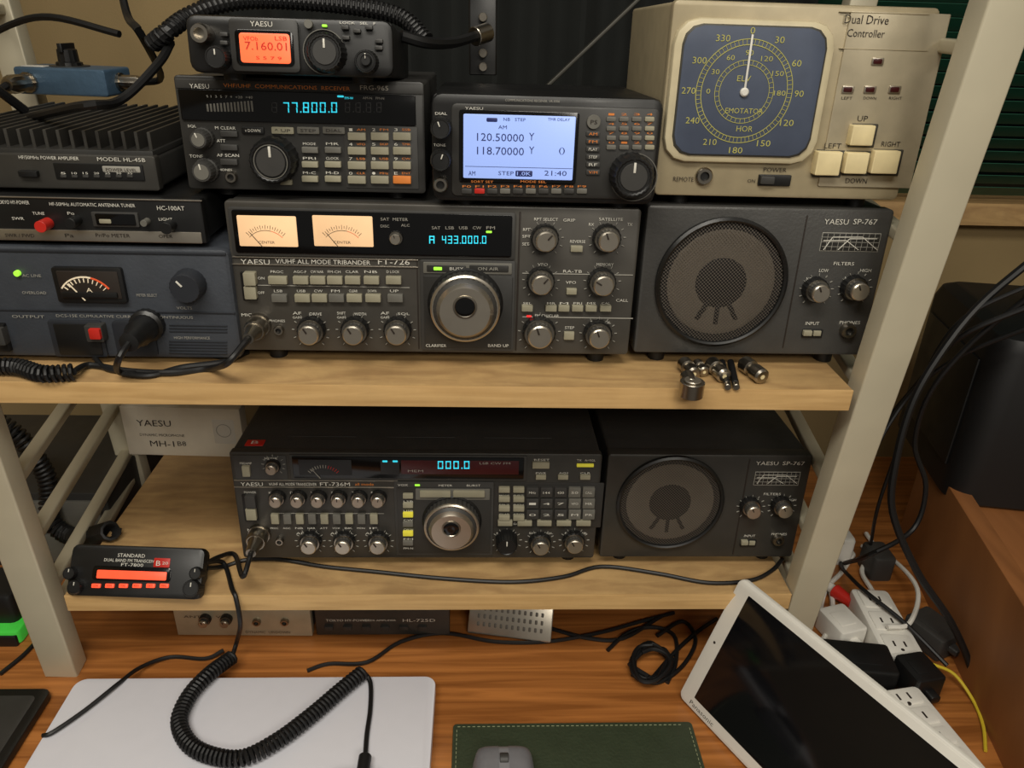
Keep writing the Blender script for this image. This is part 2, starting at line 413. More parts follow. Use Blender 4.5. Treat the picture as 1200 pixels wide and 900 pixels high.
# added black sheet, darkens the middle of the blind in place of shade
b = B('shade_sheet')
vs = []; fs = []; n = 120
for i in range(n+1):
    x = -.34+.76*i/n; y = YW-.070+.008*sin(i*.75)+.004*sin(i*.31)
    vs += [(x, y, 1.06), (x, y, 2.02)]
for i in range(n): fs.append((2*i, 2*i+2, 2*i+3, 2*i+1))
b.add(vs, fs, 'shade_sheet'); b.cyl((-.38, YW-.07, 2.02), (.46, YW-.07, 2.02), .008, 'oldsteel', 12); 
for x in (-.36, .44): b.cyl((x, YW-.07, 2.02), (x, YW, 2.02), .005, 'oldsteel', 10)
b.done()
# ================================================================== DESK
b = B('desk')
bx(b, (-1.1, .25, Z_DESK-.03), (.95, 1.08, Z_DESK), 'desk', .004, .002)
for x in (-1.05, .90):
    for y in (.30, 1.03): bx(b, (x-.025, y-.025, 0), (x+.025, y+.025, Z_DESK-.03), 'desk')
b.done()
# ================================================================== SHELF RACK
rack = bpy.data.objects.new('shelf_rack', None); scene.collection.objects.link(rack)
e2 = onz(500, 453, Z_S2); e1 = onz(500, 698, Z_S1)
xr2 = onz(998, 458, Z_S2).x; xr1 = onz(926, 697, Z_S1).x; xl1 = onz(72, 702, Z_S1).x
xl2 = xl1-.012; YB = .90
for (nm, x0, x1, yf, zt) in (('board_1', xl2, xr2+.002, e2.y, Z_S2), ('board_2', xl1, xr1+.002, e1.y, Z_S1)):
    b = B(nm)
    bx(b, (x0, yf+.002, zt-.018), (x1, YB, zt), 'shelf', .001, .0006)
    bx(b, (x0, yf, zt-.0185), (x1, yf+.0022, zt+.0002), 'edge', .001, .0004)
    b.done(rack)
rm = ony(948, 700, e1.y); rt = ony(1190, 2, e2.y-.035)
d = (rt-rm); rb = rm+d*((Z_DESK+.001-rm.z)/d.z); rT = rm+d*((1.75-rm.z)/d.z)
b = B('post_1'); b.beam(rb+Vector((0, .012, 0)), rT+Vector((0, .012, 0)), .034, .024, 'post'); b.done(rack)
lm = ony(72, 783, e1.y+.012); l2 = ony(-10, 560, e1.y-.018)
d = (l2-lm); lb = lm+d*((Z_DESK+.001-lm.z)/d.z); lT = lm+d*((1.75-lm.z)/d.z)
b = B('post_2'); b.beam(lb+Vector((-.004, .012, 0)), lT+Vector((-.004, .012, 0)), .034, .024, 'post'); b.done(rack)
k_ = 3
for q, sg in ((rm, 1), (lm, -1)):
    x = q.x+.02*sg; b = B('post_%d' % k_); k_ += 1
    b.beam((x, YB, Z_DESK+.001), (x+.06*sg, YB, 1.75), .03, .022, 'post'); b.done(rack)
def rung(side, z, i):
    pf = (rm if side > 0 else lm); dd = (rt-rm) if side > 0 else (l2-lm)
    a = pf+dd*((z-pf.z)/dd.z)+Vector((0, .02, 0)); xb = pf.x+.02*side+.06*side*(z-Z_DESK)
    b = B('rung_%d' % i); b.beam(a, (xb, YB, z), .014, .010, 'post', .002); b.done(rack)
i = 1
for z in (.80, .833, .90, .97, 1.085, 1.22, 1.36, 1.5): rung(-1, z, i); rung(1, z, i+1); i += 2
# rear cross brace of the rack
b = B('cross_brace')
p0 = ony(600, 140, YB+.014); p1 = ony(745, 2, YB+.014); dd = p1-p0
ta = (Z_S2-p0.z)/dd.z; xr_ = rm.x+.04; tb = (xr_-p0.x)/dd.x
b.beam(p0+dd*ta, p0+dd*tb, .004, .010, 'oldsteel', .001); b.done(rack)
# ================================================================== FT STACK (upper shelf)
def base(name, px, py, zs, gap, tilt=1.7, yaw=0): return Panel(name, onz(px, py, zs+gap), tilt, yaw)
T = base('tribander_transceiver', 509, 413, Z_S2, .0125)
T.shell((273, 325), (744, 329), (507, 240), .26, foot=.0122, rear=.0045)
T.rc(270, 246, 604, 302, 'dkkey', .002, r=.002); T.rc(274, 249, 600, 299, 'glass', .003, r=.002)
for x0, x1 in ((279, 348), (367, 437)):
    T.rc(x0, 253, x1, 289, 'meter', .0035, r=.001)
    u, v = T.p((x0+x1)/2, 296, .004); k = T.sc(400, 290)
    for i in range(17):
        X = T.at(u, v) @ Matrix.Rotation(radians(-44+5.5*i), 4, 'Z')
        T.plate(X, 0, 30*k, .0003, (3 if i % 2 else 5)*k, .0033, .0038, 'ink', .0001, .00003, seg=1)
        T.plate(X, 0, 26*k, 2.8*k, .0003, .0033, .0038, 'meterred' if i < 6 else 'ink', .0001, .00003, seg=1)
    X = T.at(u, v) @ Matrix.Rotation(radians(38), 4, 'Z'); T.plate(X, 0, 18*k, .0004, 22*k, .0033, .004, 'ink', .0001, .00003, seg=1)
    T.tx(x0+24, 284, x1-26, 'CENTER', 3, 'ink', .0037)
T.tx(446, 257, 478, 'SAT  METER', 3.4, 'dimw', .0034); T.tx(446, 265, 456, 'DISC', 3, 'dimw', .0034); T.tx(470, 264, 480, 'ALC', 3, 'dimw', .0034)
T.knob(463, 281, 9, .010, 'silver', 20, False)
for i, s_ in enumerate(('SAT', 'LSB', 'USB', 'CW', 'FM')): T.tx(506+i*16, 267, 516+i*16, s_, 3.4, 'dimw', .0034)
T.bt(573, 272, 7, 2.6, 'green', .0036)
T.seg7(503, 281, 512, 9, 'A', 'cyan', .0036); T.seg7(518, 281, 572, 9, '433.000.0', 'cyan', .0036)
T.rc(272, 302.5, 490, 303.6, 'silver', .0014); T.rc(272, 311, 490, 312, 'silver', .0014)
T.tx(282, 307, 316, 'YAESU', 6); T.tx(323, 307, 434, 'V/UHF ALL MODE TRIBANDER', 5.2); T.tx(443, 307, 480, 'FT-726', 6.2)
T.rc(283, 319, 300, 352, 'black', .0015); T.rc(285, 320, 299, 335, 'key', .006); T.rc(286, 336, 300, 351, 'key', .0045)
for i, x in enumerate((325, 352, 372, 392, 413, 435, 461)):
    T.bt(x, 329, 18 if i else 22, 9, 'key', .004); T.tx(x-8, 318.5, x+7, ('PROC', 'AGC-F', 'CW NAR', 'FM-CH', 'CLAR', 'NB', 'D LOCK')[i], 3)
    T.bt(x+2, 350, 18, 9, 'key' if i % 3 else 'keyg', .004); T.tx(x-4, 341, x+6, ('LSB', 'USB', 'CW', 'FM', 'CLEAR', 'DOWN', 'UP')[i], 3)
T.rc(302, 335.5, 480, 336.2, 'dimw', .0006)
T.tx(302, 326, 310, 'ON', 3); T.tx(302, 343, 310, 'OFF', 3)
MIC1 = T.mic(297, 389, 13); T.tx(283, 369, 295, 'MIC', 3.6); T.jack(326, 388, 6); T.tx(316, 376, 334, 'PHONES', 3)
for x, a, c in ((361, 'AF', 'DRIVE'), (413, 'SHIFT', 'WIDTH'), (464, 'AF', 'SQL')):
    T.knob(x, 394, 17, .018, 'silver', 30); T.tx(x-18, 367, x-8, a, 3.4); T.tx(x-18, 372, x-8, 'GAIN', 2.8); T.tx(x+2, 368, x+16, c, 3.4)
T.rc(489, 303, 490.5, 409, 'ink', .0006); T.rc(493, 305, 603, 411, 'dkkey', .0022, r=.002); T.rc(497, 324, 600, 408, 'dark', .0030, r=.001)
T.rc(496, 308, 600, 321, 'keyg', .0032); T.rc(500, 311, 546, 319, 'dark', .0036); T.bt(513, 315, 10, 4, 'green', .004); T.tx(527, 315, 543, 'BUSY', 3.5, 'white', .004)
T.rc(550, 311, 596, 319, 'dark', .0036); T.tx(560, 315, 584, 'ON AIR', 3.5, 'dimw', .004)
T.maindial(545, 364, 42); T.tx(499, 405, 523, 'CLARIFIER', 3.5, 'white', .0036); T.tx(572, 405, 596, 'BAND UP', 3.5, 'white', .0036)
T.rc(606, 248, 608, 411, 'ink', .0007); T.rc(612, 321, 742, 322, 'dimw', .0006); T.rc(612, 372, 742, 373, 'dimw', .0006)
for x, y, r in ((640, 284, 17), (714, 284, 17), (635, 335, 17), (708, 336, 17), (633, 396, 20), (703, 398, 17)): T.knob(x, y, r, .017, 'silver', random.choice((20, -40, 60)))
for x0, y, x1, s_ in ((626, 257, 654, 'RPT SELECT'), (702, 257, 730, 'SATELLITE'), (613, 269, 621, 'RPT'), (612, 277, 622, 'SFT'), (612, 286, 620, 'SET'), (660, 258, 674, 'GRIP'), (668, 283, 686, 'REVERSE'), (735, 263, 741, 'TX'), (690, 263, 696, 'RX'),
                      (630, 310, 642, 'VFO'), (699, 310, 719, 'MEMORY'), (660, 318, 682, 'RA-TB'), (663, 331, 675, 'VFO'), (722, 352, 736, 'CALL'), (627, 370, 655, 'FM-CH/CLAR'), (662, 384, 673, 'STEP'), (692, 378, 716, 'FINE/SQL')):
    T.tx(x0, y, x1, s_, 3.3)
for i, x in enumerate((618, 646, 661, 677, 693, 710)): T.tx(x-5, 355.5, x+5, ('SEL', 'MR', 'M', 'PRI', 'MS', 'CAL')[i], 2.6)
T.bt(676, 292, 14, 7); T.bt(670, 342, 12, 7)
for x in (618, 646, 661, 677, 693, 710): T.bt(x, 362, 13, 7, 'key', .004)
T.bt(620, 371, 6, 2.4, 'red', .001); T.bt(667, 394, 12, 9)
T.done()
# ---- receiver on top
G = Panel('communications_receiver', T.top_origin(359, 224, .006))
G.shell((212, 155), (498, 158), (352, 92), .2, 'case', 'dark', foot=.0065, r=.003)
G.rc(206, 96, 496, 107, 'dkkey', .0008); G.tx(222, 101, 245, 'YAESU', 5, 'white', .0012); G.tx(262, 102, 410, 'VHF/UHF  COMMUNICATIONS  RECEIVER', 4.2, 'orange', .0012); G.tx(422, 103, 455, 'FRG-965', 5, 'white', .0012)
G.rc(211, 108, 487, 144, 'glass', .0018, r=.001)
for i in range(14): G.rc(242+i*4, 118+(13-i)*.3, 244.4+i*4, 131, 'keyg', .002, r=.0001)
G.tx(242, 113.5, 296, 'S 1  3  5  7  9  +20  +40', 2.6, 'dimw', .0022)
G.seg7(318, 126, 328, 12, '8', 'ghost', .0022); G.seg7(332, 126, 398, 12, '77.800.0', 'cyan', .0022); G.seg7(404, 126, 450, 12, '8.8.8.8', 'ghost', .0022); G.bt(399, 113, 8, 2.6, 'cyan', .002)
G.tx(404, 115, 414, 'FM-W', 2.6, 'cyan', .0022); G.tx(425, 115, 450, 'AM-N   FM-N', 2.6, 'dimw', .0022)
G.knob(232, 164, 13, .015, 'grey', 20, False); G.knob(236, 202, 15, .015, 'grey', 10, False); G.tx(220, 148, 230, 'SQL', 3.4); G.tx(222, 183, 238, 'TONE', 3.4)
G.knob(317, 190, 28, .018, 'black', 0, False); G.disc(317, 190, 17, 'dkkey', .0185); G.ringd(317, 190, 19, 20, 'keyg', .0180)
for i, x in enumerate((296, 331, 361, 391)): G.rc(x-13, 149, x+13, 157, ('black', 'key', 'keyg', 'keyg')[i], .002)
G.tx(287, 153, 305, 'v DOWN', 3.2, 'white', .0023); G.tx(322, 153, 340, '^ UP', 3.2, 'ink', .0023); G.tx(352, 153, 370, 'STEP', 3.2, 'ink', .0023); G.tx(382, 153, 400, 'DIAL', 3.2, 'ink', .0023)
G.tx(252, 150, 276, 'M CLEAR', 3.4); G.tx(254, 165, 264, 'ATT', 3.4); G.tx(254, 182, 280, 'AF SCAN', 3.4)
for y in (157, 173, 190): G.bt(268, y, 20, 7, 'dkkey', .003)
G.jack(270, 208, 7); G.tx(254, 199, 272, 'PHONES', 2.6)
for j, y in enumerate((176, 193, 210)):
    for i, x in enumerate((363, 390)):
        G.bt(x, y, 19, 7, 'key' if j else 'keyg', .0035); G.tx(x-8, y-7.5, x+7, (('MODE', 'MR'), ('PRI', 'CLOCK'), ('M-C', 'M-D'))[j][i], 2.8)
G.rc(404, 148, 490, 221, 'dkkey', .0008, r=.001)
for j, y in enumerate((160, 177, 194, 211)):
    for i, x in enumerate((418, 445, 471)):
        G.bt(x, y, 21, 9, 'orange' if (j == 3 and i == 2) else 'key', .0035); G.tx(x-9, y-8, x-5, (('1', '2', '3'), ('4', '5', '6'), ('7', '8', '9'), ('0', '.', 'E'))[j][i], 3.2, 'white', .0012)
        G.tx(x, y-8, x+10, (('AM', 'FM', 'SSB'), ('VFO', 'SKIP', 'TMR'), ('LSB', 'USB', 'CW'), ('CLR', 'MHz', 'ENT'))[j][i], 2.4, 'orange', .0012)
G.bt(335, 214, 14, 6)
G.done()
# ---- wideband receiver
V = Panel('wideband_receiver', T.top_origin(640, 238, .005))
V.shell((506, 170), (773, 178), (639, 112), .17, 'black', 'black', foot=.0055, r=.008, b=.003)
V.rc(529, 124, 769, 232, 'dark', .0015, r=.004, b=.001)
V.rc(538, 130, 677, 215, 'glass', .003, r=.002); V.rc(543, 135, 673, 210, 'lcdb', .0034, r=.001)
V.tx(559, 161, 614, '120.50000', 8.5, 'lcdink', .0037); V.tx(559, 177, 614, '118.70000', 8.5, 'lcdink', .0037); V.tx(584, 149, 594, 'AM', 4, 'lcdink', .0037)
V.tx(620, 160, 626, 'Y', 8, 'lcdink', .0037); V.tx(620, 176, 626, 'Y', 8, 'lcdink', .0037); V.tx(655, 177, 662, '()', 8, 'lcdink', .0037)
V.tx(549, 203, 557, 'AM', 5, 'lcdink', .0037); V.tx(584, 203, 602, 'STEP', 4.4, 'lcdink', .0037); V.rc(604, 200, 624, 207, 'lcdink', .0036); V.tx(606, 203.5, 622, '1.0K', 4, 'lcdb', .0039); V.tx(638, 203, 664, '21:40', 5.5, 'lcdink', .0037)
V.rc(545, 196, 671, 196.6, 'lcdink', .0036); V.rc(570, 138, 583, 143, 'lcdink', .0036); V.tx(590, 140, 616, 'NB   STEP', 3.4, 'lcdink', .0037); V.tx(642, 140, 668, 'TMR DELAY', 3, 'lcdink', .0037)
V.tx(592, 118, 656, 'COMMUNICATIONS RECEIVER  VR-5000', 2.6, 'dimw', .0018); V.tx(545, 127, 566, 'YAESU', 3, 'white', .0018)
V.knob(516, 151, 13, .014, 'black', 20, False); V.knob(516, 189, 13, .014, 'black', -20, False); V.jack(516, 217, 9)
V.tx(510, 133, 524, 'DIAL', 3); V.tx(508, 170, 522, 'TONE', 3)
V.tx(552, 213, 578, 'SORT SET', 2.6, 'orange', .0032); V.tx(610, 213, 640, 'MODE SEL', 2.6, 'orange', .0032)
for i in range(10):
    V.rc(541+i*15, 221, 553+i*15, 227, ('dkkey', 'keyg', 'redp')[2 if i == 1 else i % 2], .003); V.tx(542+i*15, 218.5, 552+i*15, 'F%d' % i, 2.4, 'orange', .002)
V.disc(696, 143, 8, 'keyg', .004); V.tx(692, 143, 700, 'PS', 4.5, 'ink', .0045)
for j in range(6): V.rc(687, 154+j*9, 703, 160+j*9, 'dkkey', .003); V.tx(690, 157+j*9, 700, ('AM', 'FM', 'PLAY', 'STEP', 'RF', 'V/M')[j], 3, 'orange' if j in (0, 1, 5) else 'white', .0033)
for j in range(4):
    for i in range(4): V.rc(711+i*15, 137+j*11, 722+i*15, 142.5+j*11, 'keyg' if i < 3 else 'key', .0032); V.tx(713+i*15, 134+j*11, 720+i*15, str((j*3+i+1) % 10), 2.4, 'orange', .0018)
V.knob(743, 208, 26, .018, 'black', 0, False); V.disc(743, 208, 16, 'dkkey', .0182); V.ringd(743, 208, 26.5, 27.5, 'keyg', .002)
V.done()
# ---- external speakers
def speaker(px, py, zs, pts, name='communications_speaker', fm='spk'):
    S = base(name, px, py, zs, .0125)
    S.shell(pts[0], pts[1], pts[2], .24, 'case', fm, foot=.0122, rear=.005, lip=.012, b=.002)
    return S
def spk_detail(S, cx, cy, r, dx, y0, y1, tp, chart, kn, lab, sw, jk, s):
    u, v = S.p(cx, cy, .004); R = r*S.sc(cx, cy, .004); X = S.at(u, v)
    S.lathe(X, [(R*1.03, 0), (R*1.03, .004), (R*.99, .0055), (R*.96, .0045), (R*.95, .001)], 'black', 72)
    S.lathe(X, [(R*.955, .0022), (R*.6, .0034), (0, .004)], 'grille', 72)
    S.lathe(X, [(R*.95, .0006), (R*.84, .0006)], 'cap', 64)
    S.lathe(X, [(R*.84, .0006), (R*.80, .0012), (R*.76, .0014), (R*.4, .0006), (R*.34, .0006)], 'cone', 64)
    S.lathe(X, [(R*.40, .0008), (R*.34, .0014), (R*.15, .0020), (0, .0022)], 'cap', 48)
    for a in (28, 0, -28):
        Y = X @ Matrix.Rotation(radians(a), 4, 'Z'); S.plate(Y, 0, -R*.50, R*.07, R*.34, .0008, .0018, 'cap', .0001, .0001, seg=1)
    S.rc(dx-.8, y0, dx+.8, y1, 'ink', .0005)
    S.tx(tp[0], tp[2], tp[0]+(tp[1]-tp[0])*.46, 'YAESU', 6*s); S.tx(tp[0]+(tp[1]-tp[0])*.55, tp[2], tp[1], 'SP-767', 6*s)
    x0, ya, x1, yb = chart
    S.rc(x0, ya, x1, yb, 'dimw', .0004, r=.0002); S.rc(x0+.7, ya+.7, x1-.7, yb-.7, 'dark', .0006, r=.0002)
    for i in range(1, 10): xx = x0+(x1-x0)*i/10; S.rc(xx-.25, ya+1, xx+.25, yb-1, 'dimw', .0008, r=.0001, b=.0001)
    for i in range(1, 4): yy = ya+(yb-ya)*i/4; S.rc(x0+1, yy-.25, x1-1, yy+.25, 'dimw', .0008, r=.0001, b=.0001)
    pl = [(x0+3, yb-2), (x0+14*s, ya+5*s), (x1-20*s, ya+5*s), (x1-3, yb-2)]
    for pts_ in (pl, [(x0+3, ya+9*s), (x0+30*s, ya+9*s), (x0+44*s, yb-2)], [(x0+20*s, yb-2), (x0+34*s, ya+7*s), (x1-3, ya+7*s)]):
        for a, c in zip(pts_, pts_[1:]):
            A = Vector((*S.p(*a, .001), .001)); C_ = Vector((*S.p(*c, .001), .001)); d = (C_-A); L = d.length; ang = math.atan2(d.y, d.x)
            S.plate(S.X @ Matrix.Translation((A.x, A.y, 0)) @ Matrix.Rotation(ang, 4, 'Z'), L/2, 0, L, .0006*s, 0, .0011, 'white', .0001, .0001, seg=1)
    for x, y in kn: S.knob(x, y, 15*s, .017, 'silver', 25)
    for x_0, y, x_1, st in lab: S.tx(x_0, y, x_1, st, 3.8*s)
    S.rc(sw[0]-12*s, sw[1]-5*s, sw[0]+12*s, sw[1]+5*s, 'black', .001); S.bt(sw[0]-5*s, sw[1], 10*s, 6*s, 'key', .004); S.bt(sw[0]+6*s, sw[1], 9*s, 6*s, 'key', .0025)
    S.jack(jk[0], jk[1], 9*s, .006)
S = speaker(879, 415, Z_S2, ((751, 325), (1030, 330), (900, 243)))
spk_detail(S, 846, 333, 75, 932, 252, 408, (966, 1028, 260), (962, 273, 1031, 295), ((963, 345), (1009, 343)),
           ((977, 309, 1001, 'FILTERS'), (960, 317, 971, 'LOW'), (1008, 317, 1021, 'HIGH'), (945, 327, 958, 'NORM'), (990, 326, 1003, 'NORM'), (944, 379, 960, 'INPUT'), (984, 378, 1008, 'PHONES')), (952, 391), (996, 389), 1)
SPK = S; S.done()
S = speaker(818, 653, Z_S1, ((708, 590), (941, 592), (830, 533)), fm='face2')
spk_detail(S, 786, 591, 61, 869, 538, 650, (886, 943, 543), (884, 553, 937, 569), ((884, 602), (921, 601)),
           ((895, 579, 915, 'FILTERS'), (880, 586, 889, 'LOW'), (922, 586, 933, 'HIGH'), (871, 591, 880, 'NORM'), (872, 628, 885, 'INPUT'), (904, 626, 922, 'PHONES')), (877, 637), (913, 635), .78)
S.done()
# ---- rotator controller
C = Panel('antenna_rotator_controller', SPK.top_origin(915, 232, .008))
C.shell((778, 115), (1079, 116), (940, 4), .17, 'champ', 'champ', foot=.0085, r=.004, b=.002)
C.rc(978, 14, 1091, 220, 'champ2', .0016, r=.001)
C.rc(784, 22, 970, 192, 'bezel', .006, r=.018, b=.003); C.rc(794, 29, 961, 184, 'oldsteel', .0075, r=.014, b=.001); C.rc(796, 31, 959, 182, 'dial', .008, r=.014, b=.0004)
dcx, dcy = 872, 108; u, v = C.p(dcx, dcy, .0085); k = C.sc(dcx, dcy, .0085); X = C.at(u, v)
for r0, r1 in ((56, 56.8), (50, 50.8), (34, 34.6), (29, 29.6)): C.lathe(X, [(r1*k, .0082), (r1*k, .0084), (r0*k, .0084)], 'dialy', 72)
for i in range(72):
    Y = X @ Matrix.Rotation(radians(5*i), 4, 'Z'); C.plate(Y, 0, 53.5*k, .0003, 6*k, .008, .0084, 'dialy', .0001, .00004, seg=1)
    if i % 2 == 0: C.plate(Y, 0, 31.5*k, .0003, 5*k, .008, .0084, 'dialy', .0001, .00004, seg=1)
for a, st in ((0, '0'), (30, '30'), (60, '60'), (90, '90'), (120, '120'), (150, '150'), (180, '180'), (210, '210'), (240, '240'), (300, '300'), (330, '330'), (270, '270')):
    rr = 65; uu = u+sin(radians(a))*rr*k; vv = v+cos(radians(a))*rr*k; w = 2.7*len(st)*k
    C.text(C.X, uu-w, uu+w, vv, 7*k, st, 'dialy', .0084)
for a, st in ((-90, '0'), (-60, '30'), (-30, '60'), (0, '90'), (30, '120'), (60, '150'), (90, '180')):
    uu = u+sin(radians(a))*42*k; vv = v+cos(radians(a))*42*k; w = 2.3*len(st)*k
    C.text(C.X, uu-w, uu+w, vv, 5.5*k, st, 'dialy', .0084)
C.tx(864, 92, 880, 'ELV', 6, 'dialy', .0085); C.tx(850, 130, 894, 'EMOTATOR', 5.5, 'dialy', .0085); C.tx(863, 151, 882, 'HOR', 6, 'dialy', .0085)
C.plate(X, 0, 30*k, .0015, 62*k, .0088, .0096, 'wht', .0003, .0001); C.lathe(X, [(5*k, .008), (5*k, .0098), (3.4*k, .0108), (0, .0108)], 'wht', 24)
C.tx(789, 210, 813, 'REMOTE', 5, 'ink'); C.jack(826, 207, 10, .004); C.tx(895, 199, 922, 'POWER', 4.5, 'ink')
C.rc(889, 205, 927, 218, 'black', .002); C.rc(892, 207, 908, 216, 'dkkey', .005); C.tx(876, 212, 885, 'ON', 3.6, 'ink')
C.rc(984, 15, 1090, 16, 'champ', .0020); C.rc(984, 58, 1088, 58.7, 'champ', .0020)
C.tx(990, 23, 1042, 'Dual Drive', 9, 'ink', .002); C.tx(993, 39, 1037, 'Controller', 8, 'ink', .002)
for x, y in ((1029, 72), (994, 105), (1020, 105), (1049, 105)): C.rc(x-7, y-4.5, x+7, y+4.5, 'silver', .0028); C.rc(x-5, y-3, x+5, y+3, 'dred', .0034)
for x0, x1, s_ in ((984, 1002, 'LEFT'), (1010, 1030, 'DOWN'), (1040, 1060, 'RIGHT')): C.tx(x0+2, 115, x1-3, s_, 3, 'ink', .002)
for x0, y0, x1, y1 in ((998, 147, 1025, 171), (957, 178, 986, 206), (991, 179, 1018, 204), (1023, 177, 1054, 204)):
    C.rc(x0-2, y0-2, x1+2, y1+2, 'oldsteel', .0024); C.rc(x0, y0, x1, y1, 'cream', .009, r=.001, b=.001)
C.tx(1005, 139, 1017, 'UP', 6, 'ink', .002); C.tx(966, 171, 986, 'LEFT', 5.5, 'ink', .002); C.tx(1033, 169, 1055, 'RIGHT', 5.5, 'ink', .002); C.tx(991, 212, 1016, 'DOWN', 5.5, 'ink', .002)
C.done()
# ---- portable transceiver on receiver
Q = Panel('portable_transceiver', G.top_origin(338, 88, .004), tilt=6)
Q.shell((219, 52), (461, 55), (338, 20), .13, 'black', 'black', foot=.004, r=.007, b=.003)
Q.rc(270, 22, 350, 84, 'dark', .003, r=.003); Q.rc(276, 35, 344, 77, 'glass', .004, r=.003); Q.rc(281, 39, 340, 74, 'lcdo', .0045, r=.002)
Q.tx(287, 54, 336, '7.160.01', 8.5, 'redp', .005); Q.tx(285, 45, 302, 'VFOb', 4.5, 'redp', .005); Q.tx(322, 45, 336, 'LSB', 4.5, 'redp', .005); Q.tx(300, 68, 330, 'S 5 7 9', 3.5, 'redp', .005)
Q.tx(293, 28, 319, 'YAESU', 5.5, 'white', .0034)
Q.knob(380, 61, 23, .016, 'black', 0, False); Q.disc(380, 61, 14, 'dkkey', .0162); Q.ringd(380, 61, 24, 25, 'keyg', .002)
Q.knob(252, 67, 14, .012, 'black', 0, False); Q.knob(428, 72, 14, .012, 'black', 0, False); Q.knob(428, 70, 7, .018, 'black', 0, False)
Q.jack(233, 39, 12, .012, 'silver'); Q.disc(361, 28, 5, 'keyg', .004); Q.bt(380, 30, 6, 3, 'green', .002)
for x, y in ((404, 32), (418, 36), (432, 32), (405, 44), (444, 48), (444, 56), (262, 40), (262, 50)): Q.bt(x, y, 9, 5, 'dkkey', .004)
Q.tx(398, 27, 440, 'LOCK   SEL   F', 2.6)
Q.done()
# ================================================================== LEFT STACK
D = base('power_supply', 130, 419, Z_S2, .006, tilt=0)
D.shell((-75, 350), (275, 350), (130, 290), .27, 'slate', 'slate', foot=.006, r=.006, b=.003)
D.rc(-40, 364, 275, 366, 'slated', .001)
D.rc(-40, 294, 264, 297, 'slated', .001)
D.rc(64, 314, 145, 355, 'black', .004, r=.002); D.rc(69, 318, 140, 350, 'ink', .0045, r=.001)
u, v = D.p(104, 356, .005); k = D.sc(104, 340)
for i in range(11):
    X = D.at(u, v) @ Matrix.Rotation(radians(-50+10*i), 4, 'Z'); D.plate(X, 0, 29*k, .0006, 5*k, .0044, .0052, 'meterw', .0001, .00004, seg=1)
    D.plate(X, 0, 33*k, 6.4*k, .0012, .0044, .0052, 'meterred' if i < 4 else 'meterw', .0001, .00004, seg=1)
X = D.at(u, v) @ Matrix.Rotation(radians(36), 4, 'Z'); D.plate(X, 0, 18*k, .0008, 26*k, .005, .0056, 'meterw', .0001, .00004, seg=1)
D.rc(72, 343, 137, 349, 'black', .0062); D.tx(101, 340, 108, 'A', 5, 'meterw', .0056)
D.knob(216, 339, 20, .014, 'slate', 40, False); D.disc(19, 321, 3.6, 'green', .003)
for x0, y, x1, s_ in ((26, 323, 48, 'AC LINE'), (26, 343, 54, 'OVERLOAD'), (160, 346, 184, 'METER SELECT'), (207, 361, 225, 'VOLTS'), (14, 371, 52, 'OUTPUT'), (66, 371, 226, 'DCS-15E CUMULATIVE CURRENT 40A CONTINUOUS'), (204, 396, 246, 'HIGH PERFORMANCE')):
    D.tx(x0, y, x1, s_, 3.4, 'dimw', .0013)
for i in range(5): D.rc(198, 400+i*3.4, 266, 401.6+i*3.4, 'slated', .0008, r=.0002)
for i in range(3): D.rc(198, 381+i*3.6, 266, 382.6+i*3.6, 'slated', .0008, r=.0002)
D.rc(60, 376, 122, 418, 'slated', .002, r=.002); D.rc(66, 380, 117, 416, 'black', .003, r=.001); D.rc(100, 382, 120, 401, 'dkkey', .009, r=.001); D.rc(104, 386, 117, 398, 'redp', .012, r=.001)
D.rc(-30, 380, 8, 412, 'black', .004); D.rc(-12, 385, 4, 405, 'dkkey', .008)
D.rc(134, 376, 182, 418, 'slated', .002, r=.004)
u, v = D.p(157, 396, .03); R = 19*D.sc(157, 396, .03); X = D.at(u, v)
D.lathe(X, [(R*1.1, 0), (R*1.1, .006), (R*.9, .008), (R*.88, .022), (R*.7, .026), (R*.6, .040), (0, .042)], 'black', 36, .03); PLUG = X @ Vector((0, 0, .04))
D.done()
H = Panel('antenna_tuner', D.top_origin(100, 283, .004), tilt=0)
H.shell((-60, 255), (239, 262), (110, 231), .19, 'black', 'black', foot=.004, r=.001)
H.rc(-40, 270, 236, 283, 'silver', .001); H.rc(-40, 232, 236, 233.4, 'silver', .001)
H.tx(-4, 237, 34, 'TOKYO HY-POWER', 4.4); H.tx(58, 240, 158, 'HF-50MHz AUTOMATIC ANTENNA TUNER', 4); H.tx(184, 244, 216, 'HC-100AT', 5)
H.rc(108, 249, 162, 266, 'dkkey', .002); H.rc(112, 251, 158, 264, 'glass', .003); H.rc(116, 257, 130, 262, 'key', .0034)
H.disc(47, 266, 7, 'redp', .012); H.disc(82, 262, 6, 'black', .012); H.disc(168, 262, 4, 'keyg', .008); H.disc(194, 268, 7, 'black', .012)
for x0, y, x1, s_ in ((14, 256, 28, 'SWR'), (38, 250, 52, 'TUNE'), (79, 250, 87, 'Po'), (186, 257, 202, 'LIGHT')): H.tx(x0, y, x1, s_, 3.4)
H.tx(112, 276, 152, 'Pr/Po METER', 4.4, 'ink', .0014); H.tx(76, 276, 86, 'Pa', 4.4, 'ink', .0014); H.tx(6, 276, 40, 'SWR / FWD', 4.2, 'ink', .0014); H.tx(186, 277, 202, 'OPER', 4, 'ink', .0014)
H.done()
A = Panel('power_amplifier', H.top_origin(90, 222, .003), tilt=0)
A.shell((-80, 195), (184, 202), (90, 181), .19, 'dark', 'face2', foot=.003, r=.002)
n = 17; wA = A.u1-A.u0
